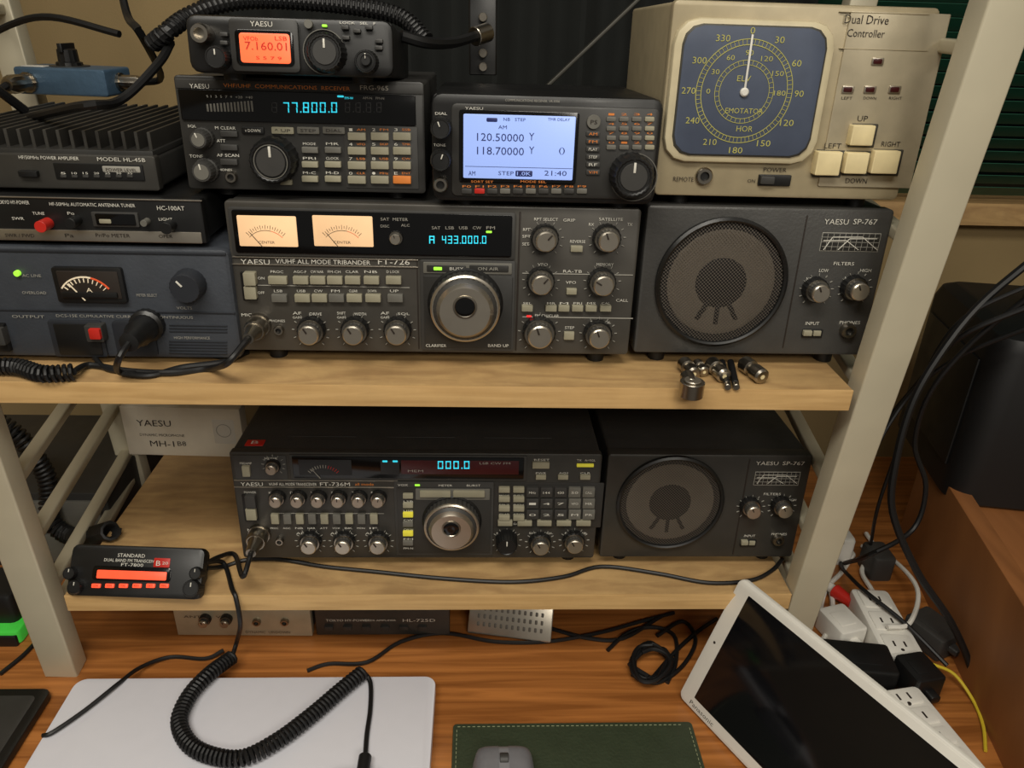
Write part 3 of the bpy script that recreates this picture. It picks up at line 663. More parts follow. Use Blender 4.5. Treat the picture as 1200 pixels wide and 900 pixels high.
for i in range(n):
    uu = A.u0+.006+(wA-.012)*i/(n-1)
    A.plate(A.X @ Matrix.Translation((uu, A.vt-.001, 0)) @ Matrix.Rotation(radians(-90), 4, 'X'), 0, .098, .0026, .175, 0, .017, 'fin', .0003, .0003, seg=1)
A.plate(A.X @ Matrix.Translation((0, A.vt-.001, 0)) @ Matrix.Rotation(radians(-90), 4, 'X'), (A.u0+A.u1)/2, .094, wA-.004, .182, 0, .004, 'dark')
A.tx(22, 185, 92, 'HF/50MHz POWER AMPLIFIER', 4); A.tx(114, 187, 170, 'MODEL HL-45B', 4.4)
A.rc(64, 192, 168, 211, 'black', .001); A.rc(120, 195, 164, 202, 'dimw', .0014); A.tx(124, 199, 160, 'POWER LEVEL', 3.4, 'ink', .0018)
for i in range(7): A.bt(74+i*13, 207, 7, 3, 'dkkey', .002); A.tx(71+i*13, 203, 77+i*13, '%d' % (i*5+5), 2.4, 'white', .0013)
A.bt(32, 204, 22, 7, 'black', .004)
A.done()
K = Panel('antenna_coupler', hit(70, 112, A.o+Vector((0, 0, A.vt+.0165)), Vector((0, 0, 1))), tilt=0, yaw=-6)
u0 = K.p(18, 95)[0]; u1 = K.p(124, 95)[0]; vt = K.p(72, 80)[1]
K.plate(K.X, (u0+u1)/2, vt/2, u1-u0, vt, -.05, 0, 'blue', .003, .002, b0=.002)
X = K.X @ Matrix.Translation(((u0+u1)/2-.003, vt, -.026)) @ Matrix.Rotation(radians(-90), 4, 'X')
K.lathe(X, [(.013, 0), (.0125, .004), (.010, .005), (.0095, .016), (.008, .017), (0, .017)], 'black', 28, .05); K.plate(X, 0, 0, .005, .024, .014, .022, 'black', .001, .0005)
K.lathe(X, [(.019, 0), (.019, .001), (0, .001)], 'dkkey', 28)
X = K.at(u0+.014, vt*.45); K.lathe(X, [(.010, 0), (.010, .003), (.008, .003), (.008, .016), (.009, .016), (.009, .028), (.006, .034), (0, .034)], 'nick', 28, .05); CP1 = X @ Vector((0, 0, .034))
X = K.X @ Matrix.Translation((u1, vt*.5, -.025)) @ Matrix.Rotation(radians(90), 4, 'Y')
K.lathe(X, [(.009, 0), (.009, .003), (.007, .003), (.007, .02), (.005, .024), (0, .024)], 'nick', 28, .05); CP2 = X @ Vector((0, 0, .024))
K.plate(K.X @ Matrix.Translation((0, vt, 0)) @ Matrix.Rotation(radians(-90), 4, 'X'), u0+.016, .014, .024, .014, 0, .0006, 'wht')
K.done()
b = B('coax_cable')
b.tube([CP1, CP1+Vector((-.01, -.02, -.012)), CP1+Vector((.004, -.03, -.03)), ony(90, 125, .60), ony(140, 118, .62), ony(185, 75, .66), ony(200, 50, .70)], .0035, 'rub')
b.tube([CP2, CP2+Vector((.02, 0, .006)), ony(165, 40, .70), ony(150, 20, .75), ony(140, -20, .78)], .0035, 'rub')
b.tube([ony(140, 40, .74), ony(60, 20, .76), ony(10, 30, .78), ony(-40, 60, .8)], .003, 'rub')
b.tube([ony(30, 130, .72), ony(-10, 100, .70), ony(-40, 80, .70)], .004, 'rub')
b.done()
b = B('corrugated_hose')
pp = [ony(178, 52, .69), ony(195, 38, .685), ony(220, 20, .70), ony(255, 6, .71), ony(300, 0, .72), ony(360, 2, .72), ony(420, 8, .71), ony(470, 20, .70), ony(500, 48, .68)]
b.tube(pp, .006, 'rub', 10); b.coil(pp, .0062, .0014, 'rub', .0042); b.done()
b = B('coax_plug_cable')
b.tube([ony(470, 42, .66), ony(500, 50, .67), ony(530, 50, .70), ony(556, 43, .74)], .0045, 'rub')
a = ony(556, 43, .74); c = ony(568, 39, .75); b.cyl(a, c+(c-a)*.3, .008, 'nick', 20)
b.done()
b = B('wall_bracket')
q0 = ony(566, -30, .78); q1 = ony(566, 88, .78)
b.beam(q1, q0, .026, .004, 'black'); 
for yy in (20, 62, 78): q = ony(566, yy, .776); b.cyl(q, q+Vector((0, -.006, 0)), .004, 'nick', 12)
b.done()
# ================================================================== LOWER SHELF
W = base('base_transceiver', 490, 654, Z_S1, .0125)
W.shell((277, 594), (701, 593), (488, 531), .24, 'case', 'face2', foot=.0122, rear=.0052, b=.0015)
W.rc(274, 534, 336, 562, 'dkkey', .0006); W.rc(340, 534, 617, 563, 'dkkey', .002, r=.001); W.rc(343, 536, 614, 561, 'glass', .003, r=.001)
W.rc(350, 539, 412, 557, 'ghost', .0033, r=.0005)
u, v = W.p(380, 566, .004); k = W.sc(380, 556)
for i in range(13):
    X = W.at(u, v) @ Matrix.Rotation(radians(-48+8*i), 4, 'Z'); W.plate(X, 0, 22*k, .0005, 4*k, .003, .0038, 'dimw' if i > 4 else 'redp', .0001, .00004, seg=1)
X = W.at(u, v) @ Matrix.Rotation(radians(36), 4, 'Z'); W.plate(X, 0, 15*k, .0004, 16*k, .003, .004, 'dimw', .0001, .00004, seg=1)
W.rc(470, 540, 608, 556, 'dred', .0033, r=.0005); W.rc(446, 540, 468, 556, 'ghost', .0033, r=.0005)
W.seg7(513, 545, 553, 9, '000.0', 'cyan', .0037); W.bt(451, 541, 6, 2, 'cyan', .0037); W.bt(463, 541, 6, 2, 'cyan', .0037)
W.tx(478, 552, 496, 'MEM', 3, 'dimw', .0037); W.tx(562, 543, 598, 'LSB CW FM', 2.8, 'dimw', .0037)
W.rc(274, 563, 466, 563.8, 'silver', .0012); W.rc(274, 571, 466, 571.8, 'silver', .0012)
W.tx(282, 567.5, 308, 'YAESU', 4.8); W.tx(315, 567.5, 371, 'V/UHF ALL MODE TRANSCEIVER', 4); W.tx(375, 567.5, 410, 'FT-736M', 5); W.tx(416, 567.5, 438, 'all mode', 3.6, 'orange')
W.tx(281, 543, 295, 'PREAMP', 2.8); W.bt(288, 553, 9, 12, 'key', .004); W.knob(317, 552, 9, .012, 'silver', 30); W.tx(310, 537.5, 325, 'METER', 2.8)
W.tx(286, 577, 300, 'POWER', 2.8); W.rc(285, 580, 301, 611, 'black', .0015); W.rc(287, 582, 299, 596, 'dkkey', .006); W.rc(288, 597, 300, 610, 'key', .005)
for i, x in enumerate((322, 347, 371, 395, 419, 442)):
    W.knob(x, 590, 10, .013, 'silver', 30-i*9, False); W.tx(x-7, 577.5, x+7, ('KEYER', 'DELAY', 'VOX', 'SPEED', 'TONE', 'NB')[i], 2.8)
for i in range(9): W.bt(322+i*14.5, 609, 9, 11, 'keyg' if i % 2 else 'key', .004); W.tx(317+i*14.5, 619, 326+i*14.5, ('PROC', 'AGC', 'NB', 'NAR', 'ATT', 'VOX', 'BK', 'MON', 'IF')[i], 2.4)
W.rc(318, 601.6, 450, 602.2, 'dimw', .0005)
MIC2 = W.mic(299, 637, 12); W.tx(290, 621, 302, 'MIC', 3.2); W.jack(327, 636, 5)
for x in (361, 401, 442): W.knob(x, 643, 13, .016, 'silver', 30); W.tx(x-14, 625, x-5, 'AF', 2.8); W.tx(x+2, 625, x+13, 'SQL', 2.8)
W.rc(463, 565, 578, 651, 'dkkey', .002, r=.001); W.rc(466, 572, 575, 648, 'dark', .003, r=.001)
W.rc(487, 573, 574, 586, 'keyg', .0036); W.rc(492, 576, 528, 583, 'key', .006); W.rc(531, 576, 568, 583, 'key', .006)
W.tx(466, 568.5, 478, 'VOX', 2.6, 'white', .0026); W.tx(514, 569, 530, 'METER', 2.6, 'white', .0026); W.tx(547, 569, 563, 'BURST', 2.6, 'white', .0026); W.bt(489, 569, 6, 2, 'green', .003)
for i in range(6): W.bt(478, 582+i*11, 12, 5.4, 'yel' if i in (2, 4) else ('key' if i in (0, 1) else 'keyg'), .006); W.tx(473, 587.6+i*11, 484, ('LSB', 'USB', 'CW', 'CW-N', 'FM', 'FM-N')[i], 2.4, 'white', .0034)
W.maindial(529, 621, 33)
W.rc(577, 566, 706, 618, 'dark', .0008, r=.001)
W.bt(634, 546, 20, 7); W.bt(660, 560, 12, 5); W.bt(634, 560, 12, 5); W.bt(686, 546, 20, 3.4, 'yel', .002); W.bt(686, 560, 12, 5)
W.tx(626, 539, 644, 'RESET', 2.8); W.tx(676, 539.5, 698, 'TX   A=SGL', 2.6); W.tx(628, 554.5, 640, 'PWR', 2.4); W.tx(655, 554.5, 666, 'AQS', 2.4); W.tx(680, 554.5, 692, 'CLR', 2.4)
for j in range(4):
    for i in range(2): W.bt(591+i*17, 575+j*11, 13, 5.5, 'key', .005); W.tx(585+i*17, 580.8+j*11, 597+i*17, ('MODE', 'RPT', 'SPLT', 'REV', 'CLAR', 'STEP', 'SAT', 'DIAL')[j*2+i], 2.4)
for j in range(3):
    for i in range(5): W.rc(617+i*16.5, 572+j*13, 631+i*16.5, 583+j*13, 'dkkey' if i < 3 else 'keyg', .004); W.tx(620+i*16.5, 577.5+j*13, 628+i*16.5, ('MHz', '144', '430', '50', 'CALL', '1', '4', '7', 'VFO', 'MR', '0', '2', '5', 'M', 'PR')[j*5+i], 3, 'white', .0044)
for i in range(5): W.bt(592+i*23, 614, 17, 5.5, 'key', .005)
W.knob(594, 642, 13, .017, 'black', 0); W.knob(634, 644, 13, .016, 'silver', 30); W.knob(674, 642, 13, .016, 'silver', 30)
for x0, x1, s_ in ((582, 605, 'MEMORY'), (620, 648, 'SHIFT-SQL'), (662, 688, 'RF-PWR')): W.tx(x0, 625, x1, s_, 2.8)
X = W.X @ Matrix.Translation((W.u0, W.vt-.001, 0)) @ Matrix.Rotation(radians(-90), 4, 'X')
W.plate(X, .020, .020, .018, .012, 0, .0006, 'redp'); W.text(X, .0165, .0235, .020, .006, 'B', 'white', .0008)
for k_ in range(3): W.plate(X, (W.u1-W.u0)/2+(k_-1)*.1, .035, .07, .0015, 0, .0003, 'dkkey')
W.done()
P = Panel('microphone_carton', onz(216, 534, Z_S1), tilt=0, yaw=-2)
u0 = P.p(148, 515)[0]; u1 = P.p(285, 515)[0]
P.plate(P.X, (u0+u1)/2, .035, u1-u0, .07, -.02, 0, 'card', .0008, .0004)
P.tx(160, 496, 200, 'YAESU', 8, 'ink'); P.tx(164, 510, 216, 'DYNAMIC MICROPHONE', 3.4, 'ink'); P.tx(176, 520, 204, 'MH-1', 7.5, 'ink'); P.tx(208, 520, 218, 'B8', 6, 'ink')
P.rc(250, 492, 275, 520, 'wht', .0003); P.ringd(262, 505, 8, 8.7, 'dimw', .0006)
P.done()
N_ = Panel('mobile_radio_head', onz(160, 700, Z_S1+.001), tilt=38, yaw=-3)
u0 = N_.p(84, 672)[0]; u1 = N_.p(240, 672)[0]; vt = N_.p(160, 640)[1]
N_.plate(N_.X, (u0+u1)/2, vt/2, u1-u0, vt, -.004, .006, 'black', .006, .002)
N_.plate(N_.X, (u0+u1)/2, vt*.62, (u1-u0)*.93, vt*.7, -.022, -.003, 'black', .006, .003, b0=.002)
N_.rc(108, 664, 200, 681, 'glass', .0072, r=.003); N_.rc(113, 669, 195, 679, 'lcdr', .0078, r=.001)
for i in range(6): N_.rc(107+i*16, 684, 117+i*16, 689, 'lcdr', .008); N_.tx(109+i*16, 686.5, 115+i*16, ('LOW', 'V/M', 'TONE', 'REV', 'SET', 'MHz')[i], 2.4, 'black', .0083)
N_.tx(138, 651, 170, 'STANDARD', 4, 'white', .0064); N_.tx(122, 657, 186, 'DUAL BAND FM TRANSCEIVER', 3.4, 'white', .0064); N_.tx(142, 662, 168, 'FT-7800', 3.4, 'white', .0064)
N_.rc(180, 654, 199, 665, 'redp', .0068); N_.tx(183, 660, 188, 'B', 5.5, 'white', .0072); N_.tx(190, 660, 197, '20', 3, 'white', .0072)
for x, y, r in ((80, 672, 8), (86, 688, 9), (228, 672, 8), (223, 690, 11)): N_.knob(x, y, r, .012, 'black', 0, False)
N_.done(); NR = N_.X @ Vector((u1-.002, vt*.7, -.005))
b = B('microphone_cable')
zs = Z_S1+.0025
b.tube([NR, onz(258, 652, zs+.01), onz(275, 650, zs), MIC2+Vector((-.004, -.02, -.012)), MIC2+Vector((0, -.008, -.002)), MIC2], .0025, 'rub')
b.done()
b = B('speaker_cable')
b.tube([NR+Vector((0, 0, -.006)), onz(262, 664, zs), onz(290, 656, zs), onz(330, 656, zs), onz(380, 664, zs), onz(440, 670, zs), onz(520, 678, zs), onz(600, 682, zs), onz(660, 676, zs), onz(705, 664, zs), onz(770, 672, zs), onz(830, 683, zs), onz(880, 680, zs), onz(905, 668, zs), onz(917, 655, zs)], .0022, 'rub')
b.done()
# ================================================================== upper shelf wiring + connectors
zs = Z_S2
b = B('coiled_microphone_cable')
pc = [onz(-20, 430, zs+.0077), onz(20, 430, zs+.0077), onz(50, 438, zs+.0077), onz(86, 436, zs+.0077)]
b.coil(pc, .0058, .0017, 'rub', .0042)
b.tube([pc[-1], onz(105, 428, zs+.003), onz(150, 435, zs+.003), onz(200, 437, zs+.003), onz(245, 432, zs+.003), MIC1+Vector((-.012, -.02, -.012)), MIC1+Vector((-.002, -.008, -.002)), MIC1], .0028, 'rub')
b.done()
b = B('dc_power_cable')
b.tube([PLUG, PLUG+Vector((-.004, -.012, -.008)), onz(140, 436, zs+.006), onz(175, 440, zs+.003), onz(215, 430, zs+.003), onz(262, 424, zs+.003), onz(290, 412, zs+.003)], .0026, 'rub')
b.tube([onz(110, 418, zs+.006), onz(125, 432, zs+.003), onz(160, 437, zs+.003)], .0022, 'rub')
b.done()
def adaptor(px, py, dx, L, r, z=Z_S2, name='coaxial_adaptor', mt='nick'):
    b = B(name); p = onz(px, py, z+r); d = Vector((dx[0], dx[1], 0)).normalized()
    X = Matrix.Translation(p) @ d.to_track_quat('Z', 'Y').to_matrix().to_4x4()
    b.lathe(X, [(0, 0), (r*.6, 0), (r*.6, L*.12), (r*.99, L*.12), (r*.99, L*.45), (r*.75, L*.47), (r*.75, L*.6), (r*.95, L*.62), (r*.95, L*.95), (r*.7, L), (r*.3, L)], mt, 24, .02)
    b.lathe(X, [(r*.31, L*.99), (0, L*.99)], 'cream', 12); b.done()
adaptor(800, 424, (.15, -1), .026, .0065); adaptor(832, 424, (.15, -1), .030, .0068); adaptor(870, 424, (.25, -1), .032, .0072); adaptor(816, 425, (.1, -1), .02, .005)
for x in (846, 856): 
    b = B('antenna_stub'); p = onz(x, 424, Z_S2+.0032); q = onz(x+6, 450, Z_S2+.0032); b.cyl(p, q, .003, 'rub', 12); b.cyl(q, q+(q-p)*.15, .0029, 'nick', 12); b.done()
b = B('coaxial_elbow_adaptor')
p = onz(811, 452, Z_S2+.009)
b.cyl(Vector((p.x, p.y, Z_S2)), Vector((p.x, p.y, Z_S2+.013)), .010, 'nick', 24); b.cyl(p, p+Vector((.0, .018, 0)), .006, 'nick', 20)
b.cyl(Vector((p.x, p.y, Z_S2+.013)), Vector((p.x, p.y, Z_S2+.0145)), .007, 'silver', 24); b.done()
# ================================================================== DESK ITEMS
b = B('laptop')
c = onz(512, 792, Z_DESK+.016)
X = Matrix.Translation((0, 0, Z_DESK))
LX0 = onz(92, 793, Z_DESK+.016).x; LX1 = onz(511, 793, Z_DESK+.016).x; LY1 = c.y; LY0 = LY1-.255
b.plate(X, (LX0+LX1)/2, (LY0+LY1)/2, LX1-LX0, LY1-LY0, .001, .0085, 'laptop', .012, .001, b0=.002, seg=8)
b.plate(X, (LX0+LX1)/2, (LY0+LY1)/2, LX1-LX0, LY1-LY0, .0092, .016, 'laptop', .012, .0015, seg=8)
b.plate(X, (LX0+LX1)/2, (LY0+LY1)/2, LX1-LX0-.004, LY1-LY0-.004, .008, .0095, 'dkkey', .012, .0002, seg=8)
for x in (LX0+.03, LX1-.03):
    for y in (LY0+.03, LY1-.03): b.lathe(Matrix.Translation((x, y, Z_DESK)), [(0, 0), (.006, 0), (.006, .0015), (0, .0015)], 'rub', 16)
b.done()
b = B('tablet_case')
p = onz(76, 803, Z_DESK+.008); b.plate(X, p.x-.16, p.y-.13, .30, .25, 0, .010, 'black', .008, .002, b0=.002); b.plate(X, p.x-.16, p.y-.13, .28, .23, .009, .0105, 'dkkey', .006, .0005); b.done()
b = B('battery_charger')
p = onz(32, 750, Z_DESK); b.plate(X, p.x-.05, p.y+.03, .095, .075, 0, .018, 'lime', .006, .003, b0=.002); b.plate(X, p.x-.05, p.y+.035, .08, .055, .018, .055, 'black', .008, .006)
b.plate(X, p.x-.02, p.y-.004, .03, .012, .0, .014, 'black', .002, .001); b.done()
b = B('leather_mouse_pad')
ml = onz(531, 848, Z_DESK+.003); mr = onz(811, 848, Z_DESK+.003); mw = mr.x-ml.x; mh = .2
cx = (ml.x+mr.x)/2; cy = ml.y-mh/2
b.plate(X, cx, cy, mw, mh, 0, .003, 'leather', .004, .001, seg=4)
e = .004
for i in range(int((mw-.01)/.005)):
    for yy in (cy+mh/2-e, cy-mh/2+e): b.plate(X, cx-mw/2+.006+i*.005, yy, .003, .0006, .0028, .0034, 'stitch', .0002, .0001, seg=1)
for i in range(int((mh-.01)/.005)):
    for xx in (cx-mw/2+e, cx+mw/2-e): b.plate(X, xx, cy-mh/2+.006+i*.005, .0006, .003, .0028, .0034, 'stitch', .0002, .0001, seg=1)
b.done()
b = B('computer_mouse')
p = onz(590, 866, Z_DESK+.028); mx, my = p.x, p.y-.05; z0 = Z_DESK+.003
def dome(b, cx, cy, w, l, z0, h, mt, xa=-1, xb=1, ya=-1, yb=1, lift=0, n=24):
    vs = []; fs = []
    for j in range(n+1):
        for i in range(n+1):
            s_ = xa+(xb-xa)*i/n; t_ = ya+(yb-ya)*j/n
            k = (abs(s_)**7+abs(t_)**7)**(1/7) if (s_ or t_) else 1; mx_ = max(abs(s_), abs(t_)); f = mx_/k if k else 1
            z = h*max(0, 1-mx_**7)**.5*(1-.07*(t_+.2)**2-.06*s_*s_)
            vs.append((cx+s_*f*w/2, cy+t_*f*l/2, z0+lift+z))
    for j in range(n):
        for i in range(n): a = j*(n+1)+i; fs.append((a, a+1, a+n+2, a+n+1))
    b.add(vs, fs, mt)
dome(b, mx, my, .060, .105, z0, .028, 'mouse')
dome(b, mx, my, .060, .105, z0, .028, 'moused', -.90, -.16, .1, .93, .0006); dome(b, mx, my, .060, .105, z0, .028, 'moused', .16, .90, .1, .93, .0006)
b.cyl((mx-.004, my+.028, z0+.0245), (mx+.004, my+.028, z0+.0245), .006, 'dkkey', 20)
b.plate(Matrix.Translation((0, 0, z0)), mx, my, .058, .103, 0, .006, 'mouse', .014, .002, seg=6)
b.done()
zl = Z_DESK+.016
b = B('coiled_hand_microphone_cable')
wp = [onz(x, y, zl+.0088) for x, y in ((268, 768), (245, 790), (222, 815), (210, 845), (222, 872), (250, 886), (285, 888), (325, 868), (365, 838), (400, 808), (426, 787))]
wp[0] = onz(272, 770, Z_DESK+.018)
b.coil(wp, .0066, .0019, 'rub', .0044)
sh = onz(274, 705, Z_S1)
b.tube([NR+Vector((0, 0, .002)), onz(262, 660, Z_S1+.004), onz(272, 690, Z_S1+.003), Vector((sh.x+.001, e1.y-.004, Z_S1+.001)), Vector((sh.x+.002, e1.y-.006, Z_S1-.03)), onz(278, 750, Z_DESK+.03), wp[0]], .0024, 'rub')
b.tube([wp[-1], onz(434, 800, zl+.004), onz(434, 830, zl+.003), onz(430, 860, zl+.003), onz(428, 888, zl+.003)], .0024, 'rub')
q = onz(428, 886, zl+.008); b.cyl(q, q+Vector((0, -.03, 0)), .006, 'rub', 16); b.plate(Matrix.Translation((q.x, q.y-.06, zl)), 0, 0, .05, .07, 0, .02, 'black', .01, .004)
b.done()
b = B('usb_cable')
zd = Z_DESK+.0022
b.tube([onz(262, 762, zd+.004), onz(240, 772, zd), onz(200, 770, zd), onz(165, 782, zd+.006), onz(140, 800, zl+.003), onz(100, 832, zl+.003), onz(62, 858, zl+.003), onz(50, 862, zl+.001)], .0022, 'rub')
b.tube([onz(360, 786, zd), onz(385, 778, zd), onz(430, 776, zd+.001), onz(470, 752, zd), onz(520, 742, zd), onz(580, 752, zd), onz(640, 752, zd), onz(700, 742, zd), onz(745, 730, zd), onz(790, 718, zd)], .0022, 'rub')
b.done()
b = B('cable_bundle')
for k_ in range(5):
    o = [onz(764+22*cos(a)+random.uniform(-6, 6), 776+20*sin(a)+random.uniform(-5, 5), zd+.003*k_) for a in [i*.9+k_ for i in range(9)]]
    b.tube(o, .0024, 'rub')
b.tube([onz(712, 762, zd), onz(735, 742, zd), onz(765, 735, zd), onz(790, 745, zd), onz(792, 775, zd), onz(782, 800, zd)], .0024, 'rub')
b.tube([onz(760, 800, zd), onz(790, 765, zd), onz(815, 742, zd), onz(840, 725, zd)], .0024, 'rub')
b.tube([onz(640, 735, zd), onz(690, 748, zd), onz(730, 748, zd), onz(775, 722, zd)], .0024, 'rub')
b.tube([onz(740, 790, zd), onz(770, 800, zd), onz(800, 780, zd), onz(815, 750, zd), onz(800, 728, zd), onz(770, 745, zd)], .0024, 'rub')
b.tube([onz(0, 790, zd), onz(25, 770, zd), onz(40, 755, zd), onz(60, 735, zd)], .0024, 'rub')
b.done()
P = Panel('switch_box', onz(285, 745, Z_DESK+.002), tilt=0, yaw=-1); P.shell((206, 733), (365, 733), (285, 700), .1, 'silver', 'champ2', foot=.002, r=.001)
for x in (237, 262): P.knob(x, 733, 7, .012, 'silver', 20, False)
P.jack(300, 731, 5); P.jack(333, 731, 5); P.tx(288, 741, 340, 'DYNAMIC  UP/DOWN', 3.4, 'ink'); P.tx(215, 723, 272, 'ANT      VOL', 3.4, 'ink'); P.done()
P = Panel('linear_amplifier', onz(448, 744, Z_DESK+.002), tilt=0, yaw=0); P.shell((370, 733), (527, 733), (448, 700), .12, 'dark', 'face2', foot=.002, r=.001)
P.tx(382, 727, 434, 'TOKYO HY-POWER', 3.4); P.tx(472, 727, 510, 'HL-725D', 4.2); P.tx(422, 727, 464, 'POWER AMPLIFIER', 2.6)
for i in range(6): P.bt(385+i*22, 737, 10, 4, 'dkkey', .003)
P.done()
P = Panel('perforated_metal_cover', onz(600, 748, Z_DESK+.0035), tilt=30, yaw=-10)
u0 = P.p(548, 735)[0]; u1 = P.p(647, 735)[0]; P.plate(P.X, (u0+u1)/2, .028, u1-u0, .056, -.006, 0, 'silver', .002, .001)
for j in range(5):
    for i in range(12): P.plate(P.X, u0+.012+i*(u1-u0-.024)/11, .012+j*.009, .003, .005, -.001, .0004, 'keyg', .001, .0001)
P.done()
# ------------------------------------------------------------------ tablet
Bp = onz(794, 815, Z_DESK+.004); Cp = onz(880, 906, Z_DESK+.004); dr = (Cp-Bp).normalized()
dA = ray(868, 675); t_ = (Bp-CAM).dot(dr)/dA.dot(dr); Ap = CAM+dA*t_
up = (Ap-Bp); hh = up.length; up.normalize(); nn = dr.cross(up).normalized()
if nn.dot(CAM-Bp) < 0: nn = -nn
X = Matrix.Identity(4)
xx = up.cross(nn)
for i, a in enumerate((xx, up, nn)):
    for j in range(3): X[j][i] = a[j]
X.translation = Bp
sg = 1 if xx.dot(dr) > 0 else -1
tw = .262
b = B('tablet_computer')
b.plate(X, sg*tw/2, hh/2, tw, hh, -.008, 0, 'wht', .008, .0025, b0=.002, seg=6)
b.plate(X, sg*tw/2, hh/2+.001, tw-.036, hh-.024, -.001, .0006, 'screen', .001, .0003)
b.plate(X, sg*tw/2, hh/2, tw-.006, hh-.006, -.001, .0003, 'wht', .006, .0002)
b.lathe(X @ Matrix.Translation((sg*.009, hh*.5, 0)), [(.0015, .0003), (.0012, .0007), (0, .0007)], 'ink', 16)
b.text(X, *(sorted((sg*.016, sg*.050))), .0065, .0045, 'Panasonic', 'ink', .0005) 
mid = X @ Vector((sg*tw*.5, hh*.6, -.008)); ft = Vector((mid.x, mid.y, Z_DESK))+Vector((-nn.x, -nn.y, 0)).normalized()*.07
b.beam(ft+Vector((0, 0, .003)), mid, .05, .004, 'wht')
b.done()
# ------------------------------------------------------------------ right side clutter
def strip(name, a, c, w, h, n):
    b = B(name); a = Vector((a.x, a.y, Z_DESK)); c = Vector((c.x, c.y, Z_DESK)); d = (c-a); L = d.length; d.normalize()
    y = Vector((0, 0, 1)).cross(d)
    X = Matrix(((d[0], y[0], 0, a[0]), (d[1], y[1], 0, a[1]), (0, 0, 1, Z_DESK), (0, 0, 0, 1)))
    b.plate(X, L/2, 0, L, w, 0, h, 'wht', .006, .003, b0=.002)
    for i in range(n):
        x = L*(i+.5)/n; b.plate(X, x, 0, L/n*.8, w*.72, h-.001, h+.0012, 'wht', .003, .0006)
        for s_ in (-1, 1): b.plate(X, x, s_*.006, .008, .0022, h, h+.0014, 'ink', .0002, .0001)
        b.plate(X, x+.009, 0, .004, .004, h, h+.0014, 'ink', .0018, .0001)
    b.done()
strip('power_strip', onz(1050, 806, Z_DESK+.028), onz(1150, 930, Z_DESK+.028), .050, .028, 5)
strip('power_strip', onz(1018, 690, Z_DESK+.028), onz(1062, 770, Z_DESK+.028), .046, .028, 3)
def brick(name, px, py, sx, sy, sz, mt, ya=0, z=Z_DESK):
    b = B(name); p = onz(px, py, z+sz*.5); X = Matrix.Translation((p.x, p.y, z)) @ Matrix.Rotation(radians(ya), 4, 'Z')
    b.plate(X, 0, 0, sx, sy, 0, sz, mt, .004, .002, b0=.0015)
    b.plate(X, 0, 0, sx*.6, sy*.5, sz-.0002, sz+.0006, mt, .002, .0003)
    b.plate(X @ Matrix.Translation((0, -sy/2, sz*.5)) @ Matrix.Rotation(radians(90), 4, 'X'), 0, 0, .012, .009, 0, .01, mt, .003, .001); b.done()
brick('ac_adapter', 1002, 782, .075, .045, .034, 'black', -8); brick('ac_adapter', 1074, 795, .035, .04, .036, 'black', 10)
brick('ac_adapter', 1092, 742, .04, .05, .03, 'dkkey', 25); brick('usb_charger', 985, 735, .036, .045, .028, 'wht', 15)
b = B('white_power_cord')
zc = Z_DESK+.0045
for q in (((948, 640), (960, 668), (975, 700), (972, 735), (960, 760), (975, 785)), ((1000, 650), (985, 672), (968, 690), (960, 720)), ((1015, 625), (1025, 645), (1010, 668), (1022, 692)), ((962, 612), (985, 630), (1000, 650))):
    b.tube([onz(x, y, zc) for x, y in q], .003, 'wht')
b.tube([onz(1010, 640, Z_DESK+.005), onz(1045, 655, Z_DESK+.02), onz(1075, 690, Z_DESK+.035), onz(1066, 730, Z_DESK+.033), onz(1040, 735, Z_DESK+.034)], .0028, 'wht')
b.done()
b = B('red_plug'); p = onz(978, 692, Z_DESK+.012); b.cyl(p, p+Vector((.012, -.022, 0)), .009, 'redp', 16, .007); b.cyl(p, p+Vector((-.01, .02, .0)), .006, 'wht', 16)
b.tube([p+Vector((-.01, .02, 0)), onz(958, 664, zc), onz(950, 640, zc), onz(950, 610, zc)], .003, 'redp'); b.done()
b = B('power_plug'); p = onz(1028, 655, Z_DESK+.02); b.plate(Matrix.Translation((p.x, p.y, Z_DESK)), 0, 0, .03, .04, 0, .035, 'dkkey', .006, .004)
b.plate(Matrix.Translation((p.x-.04, p.y+.03, Z_DESK)), 0, 0, .03, .035, 0, .04, 'wht', .006, .004); b.done()
b = B('yellow_cord'); b.tube([onz(1092, 778, Z_DESK+.02), onz(1118, 790, Z_DESK+.015), onz(1140, 820, Z_DESK+.004), onz(1152, 850, Z_DESK+.003), onz(1155, 880, Z_DESK+.003)], .0018, 'yellow'); b.done()
b = B('hanging_cable')
b.tube([ony(1215, 300, .70), ony(1150, 355, .70), ony(1105, 410, .69), ony(1070, 470, .68), ony(1050, 540, .67), ony(1046, 600, .66), ony(1075, 670, .64), ony(1115, 730, .62), ony(1140, 790, .60), ony(1145, 840, .565), ony(1150, 880, .53)], .004, 'rub')
b.tube([ony(1215, 340, .70), ony(1140, 400, .72), ony(1090, 460, .73), ony(1072, 520, .74), ony(1085, 570, .73), ony(1070, 620, .72), ony(1020, 650, .70), onz(990, 660, Z_DESK+.01)], .003, 'rub')
b.tube([ony(1215, 380, .70), ony(1120, 420, .74), ony(1060, 470, .76), ony(1010, 560, .74), onz(985, 650, Z_DESK+.01), onz(1000, 680, Z_DESK+.034), onz(1060, 730, Z_DESK+.034), onz(1110, 780, Z_DESK+.02)], .0025, 'rub')
b.tube([ony(1215, 330, .69), ony(1130, 372, .70), ony(1088, 430, .71), ony(1062, 500, .72), ony(1030, 590, .74), onz(1020, 640, Z_DESK+.03)], .0022, 'rub')
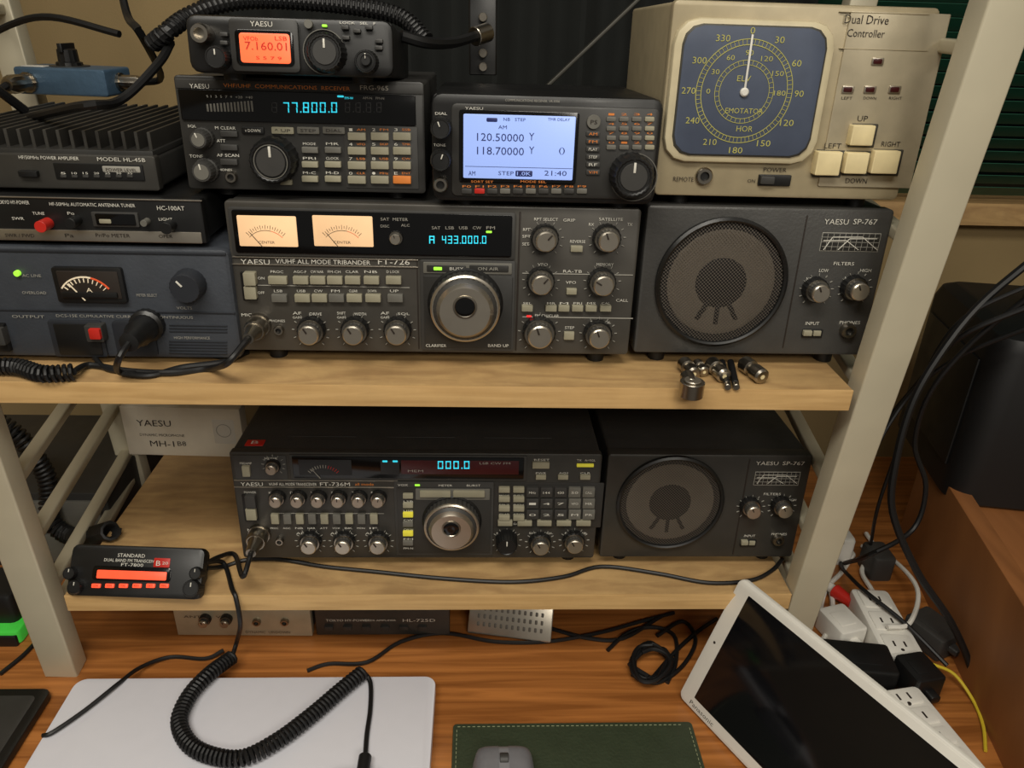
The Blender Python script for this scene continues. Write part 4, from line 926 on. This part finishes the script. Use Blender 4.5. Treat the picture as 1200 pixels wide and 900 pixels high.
b.tube([ony(1215, 355, .70), ony(1125, 395, .72), ony(1075, 450, .76), ony(1030, 510, .78), ony(1000, 590, .78), onz(978, 640, Z_DESK+.004), onz(965, 690, Z_DESK+.004)], .003, 'rub')
b.done()
b = B('cord_tag'); p = onz(1160, 835, Z_DESK+.002); b.plate(Matrix.Translation((p.x, p.y, Z_DESK)), 0, 0, .022, .016, 0, .0008, 'wht', .001, .0002)
b.plate(Matrix.Translation((p.x, p.y, Z_DESK)), 0, 0, .014, .001, .0008, .001, 'ink', .0002, .0001); b.done()
b = B('wooden_cabinet')
f0 = Vector((.594, .86)); f1 = Vector((.50, .40)); dd = (f1-f0); L = dd.length; dd.normalize(); nr = Vector((-dd.y, dd.x))
X = Matrix(((dd.x, nr.x, 0, f0.x), (dd.y, nr.y, 0, f0.y), (0, 0, 1, Z_DESK), (0, 0, 0, 1)))
b.plate(X, L/2, .012, L, .022, 0, .148, 'board', .002, .001)
b.plate(X, L/2, .13, L, .22, 0, .13, 'board', .002, .001)
b.done()
b = B('equipment_case')
p = ony(1150, 500, .80); X = Matrix.Translation((p.x+.085, p.y+.04, Z_DESK+.131)) @ Matrix.Rotation(radians(-10), 4, 'Z')
b.plate(X, 0, 0, .23, .22, 0, .22, 'rub', .03, .02, b0=.004, seg=6)
b.plate(X, 0, 0, .10, .02, .215, .242, 'black', .008, .006); b.plate(X, -.116, 0, .003, .16, .04, .18, 'black', .001, .001); b.done()
b = B('hanging_coiled_cable')
b.coil([ony(-10, 490, .80), ony(25, 515, .80), ony(55, 560, .80), ony(60, 610, .78), ony(90, 630, .76), onz(130, 622, Z_S1+.014)], .009, .0025, 'rub', .006)
b.done()
b = B('storage_drawer_box'); p = onz(20, 640, Z_DESK+.1)
bx(b, (p.x-.25, .80, Z_DESK), (p.x+.06, 1.0, Z_DESK+.11), 'dark', .003, .002); bx(b, (p.x-.24, .795, Z_DESK+.01), (p.x+.05, .80, Z_DESK+.05), 'keyg'); bx(b, (p.x-.24, .795, Z_DESK+.058), (p.x+.05, .80, Z_DESK+.1), 'keyg'); b.done()
# ================================================================== LIGHTS
def area(name, loc, rot, sx, sy, pw, col):
    l = bpy.data.lights.new(name, 'AREA'); l.shape = 'RECTANGLE'; l.size = sx; l.size_y = sy; l.energy = pw; l.color = col
    o = bpy.data.objects.new(name, l); scene.collection.objects.link(o); o.location = loc; o.rotation_euler = rot; return o
area('front_fill', (-.25, -.25, 2.3), (radians(12), 0, 0), 1.1, .35, 18, (1, .945, .835))
area('front_fill', (.5, -1.1, 2.1), (radians(45), 0, 0), .9, .3, 11.5, (1, .935, .82))  # added front fill aimed at the shelves, no fixture behind it
w = bpy.data.worlds.new('room_ambient'); scene.world = w; w.use_nodes = True
w.node_tree.nodes['Background'].inputs[0].default_value = (1, .95, .86, 1); w.node_tree.nodes['Background'].inputs[1].default_value = .15
scene.view_settings.view_transform = 'Standard'
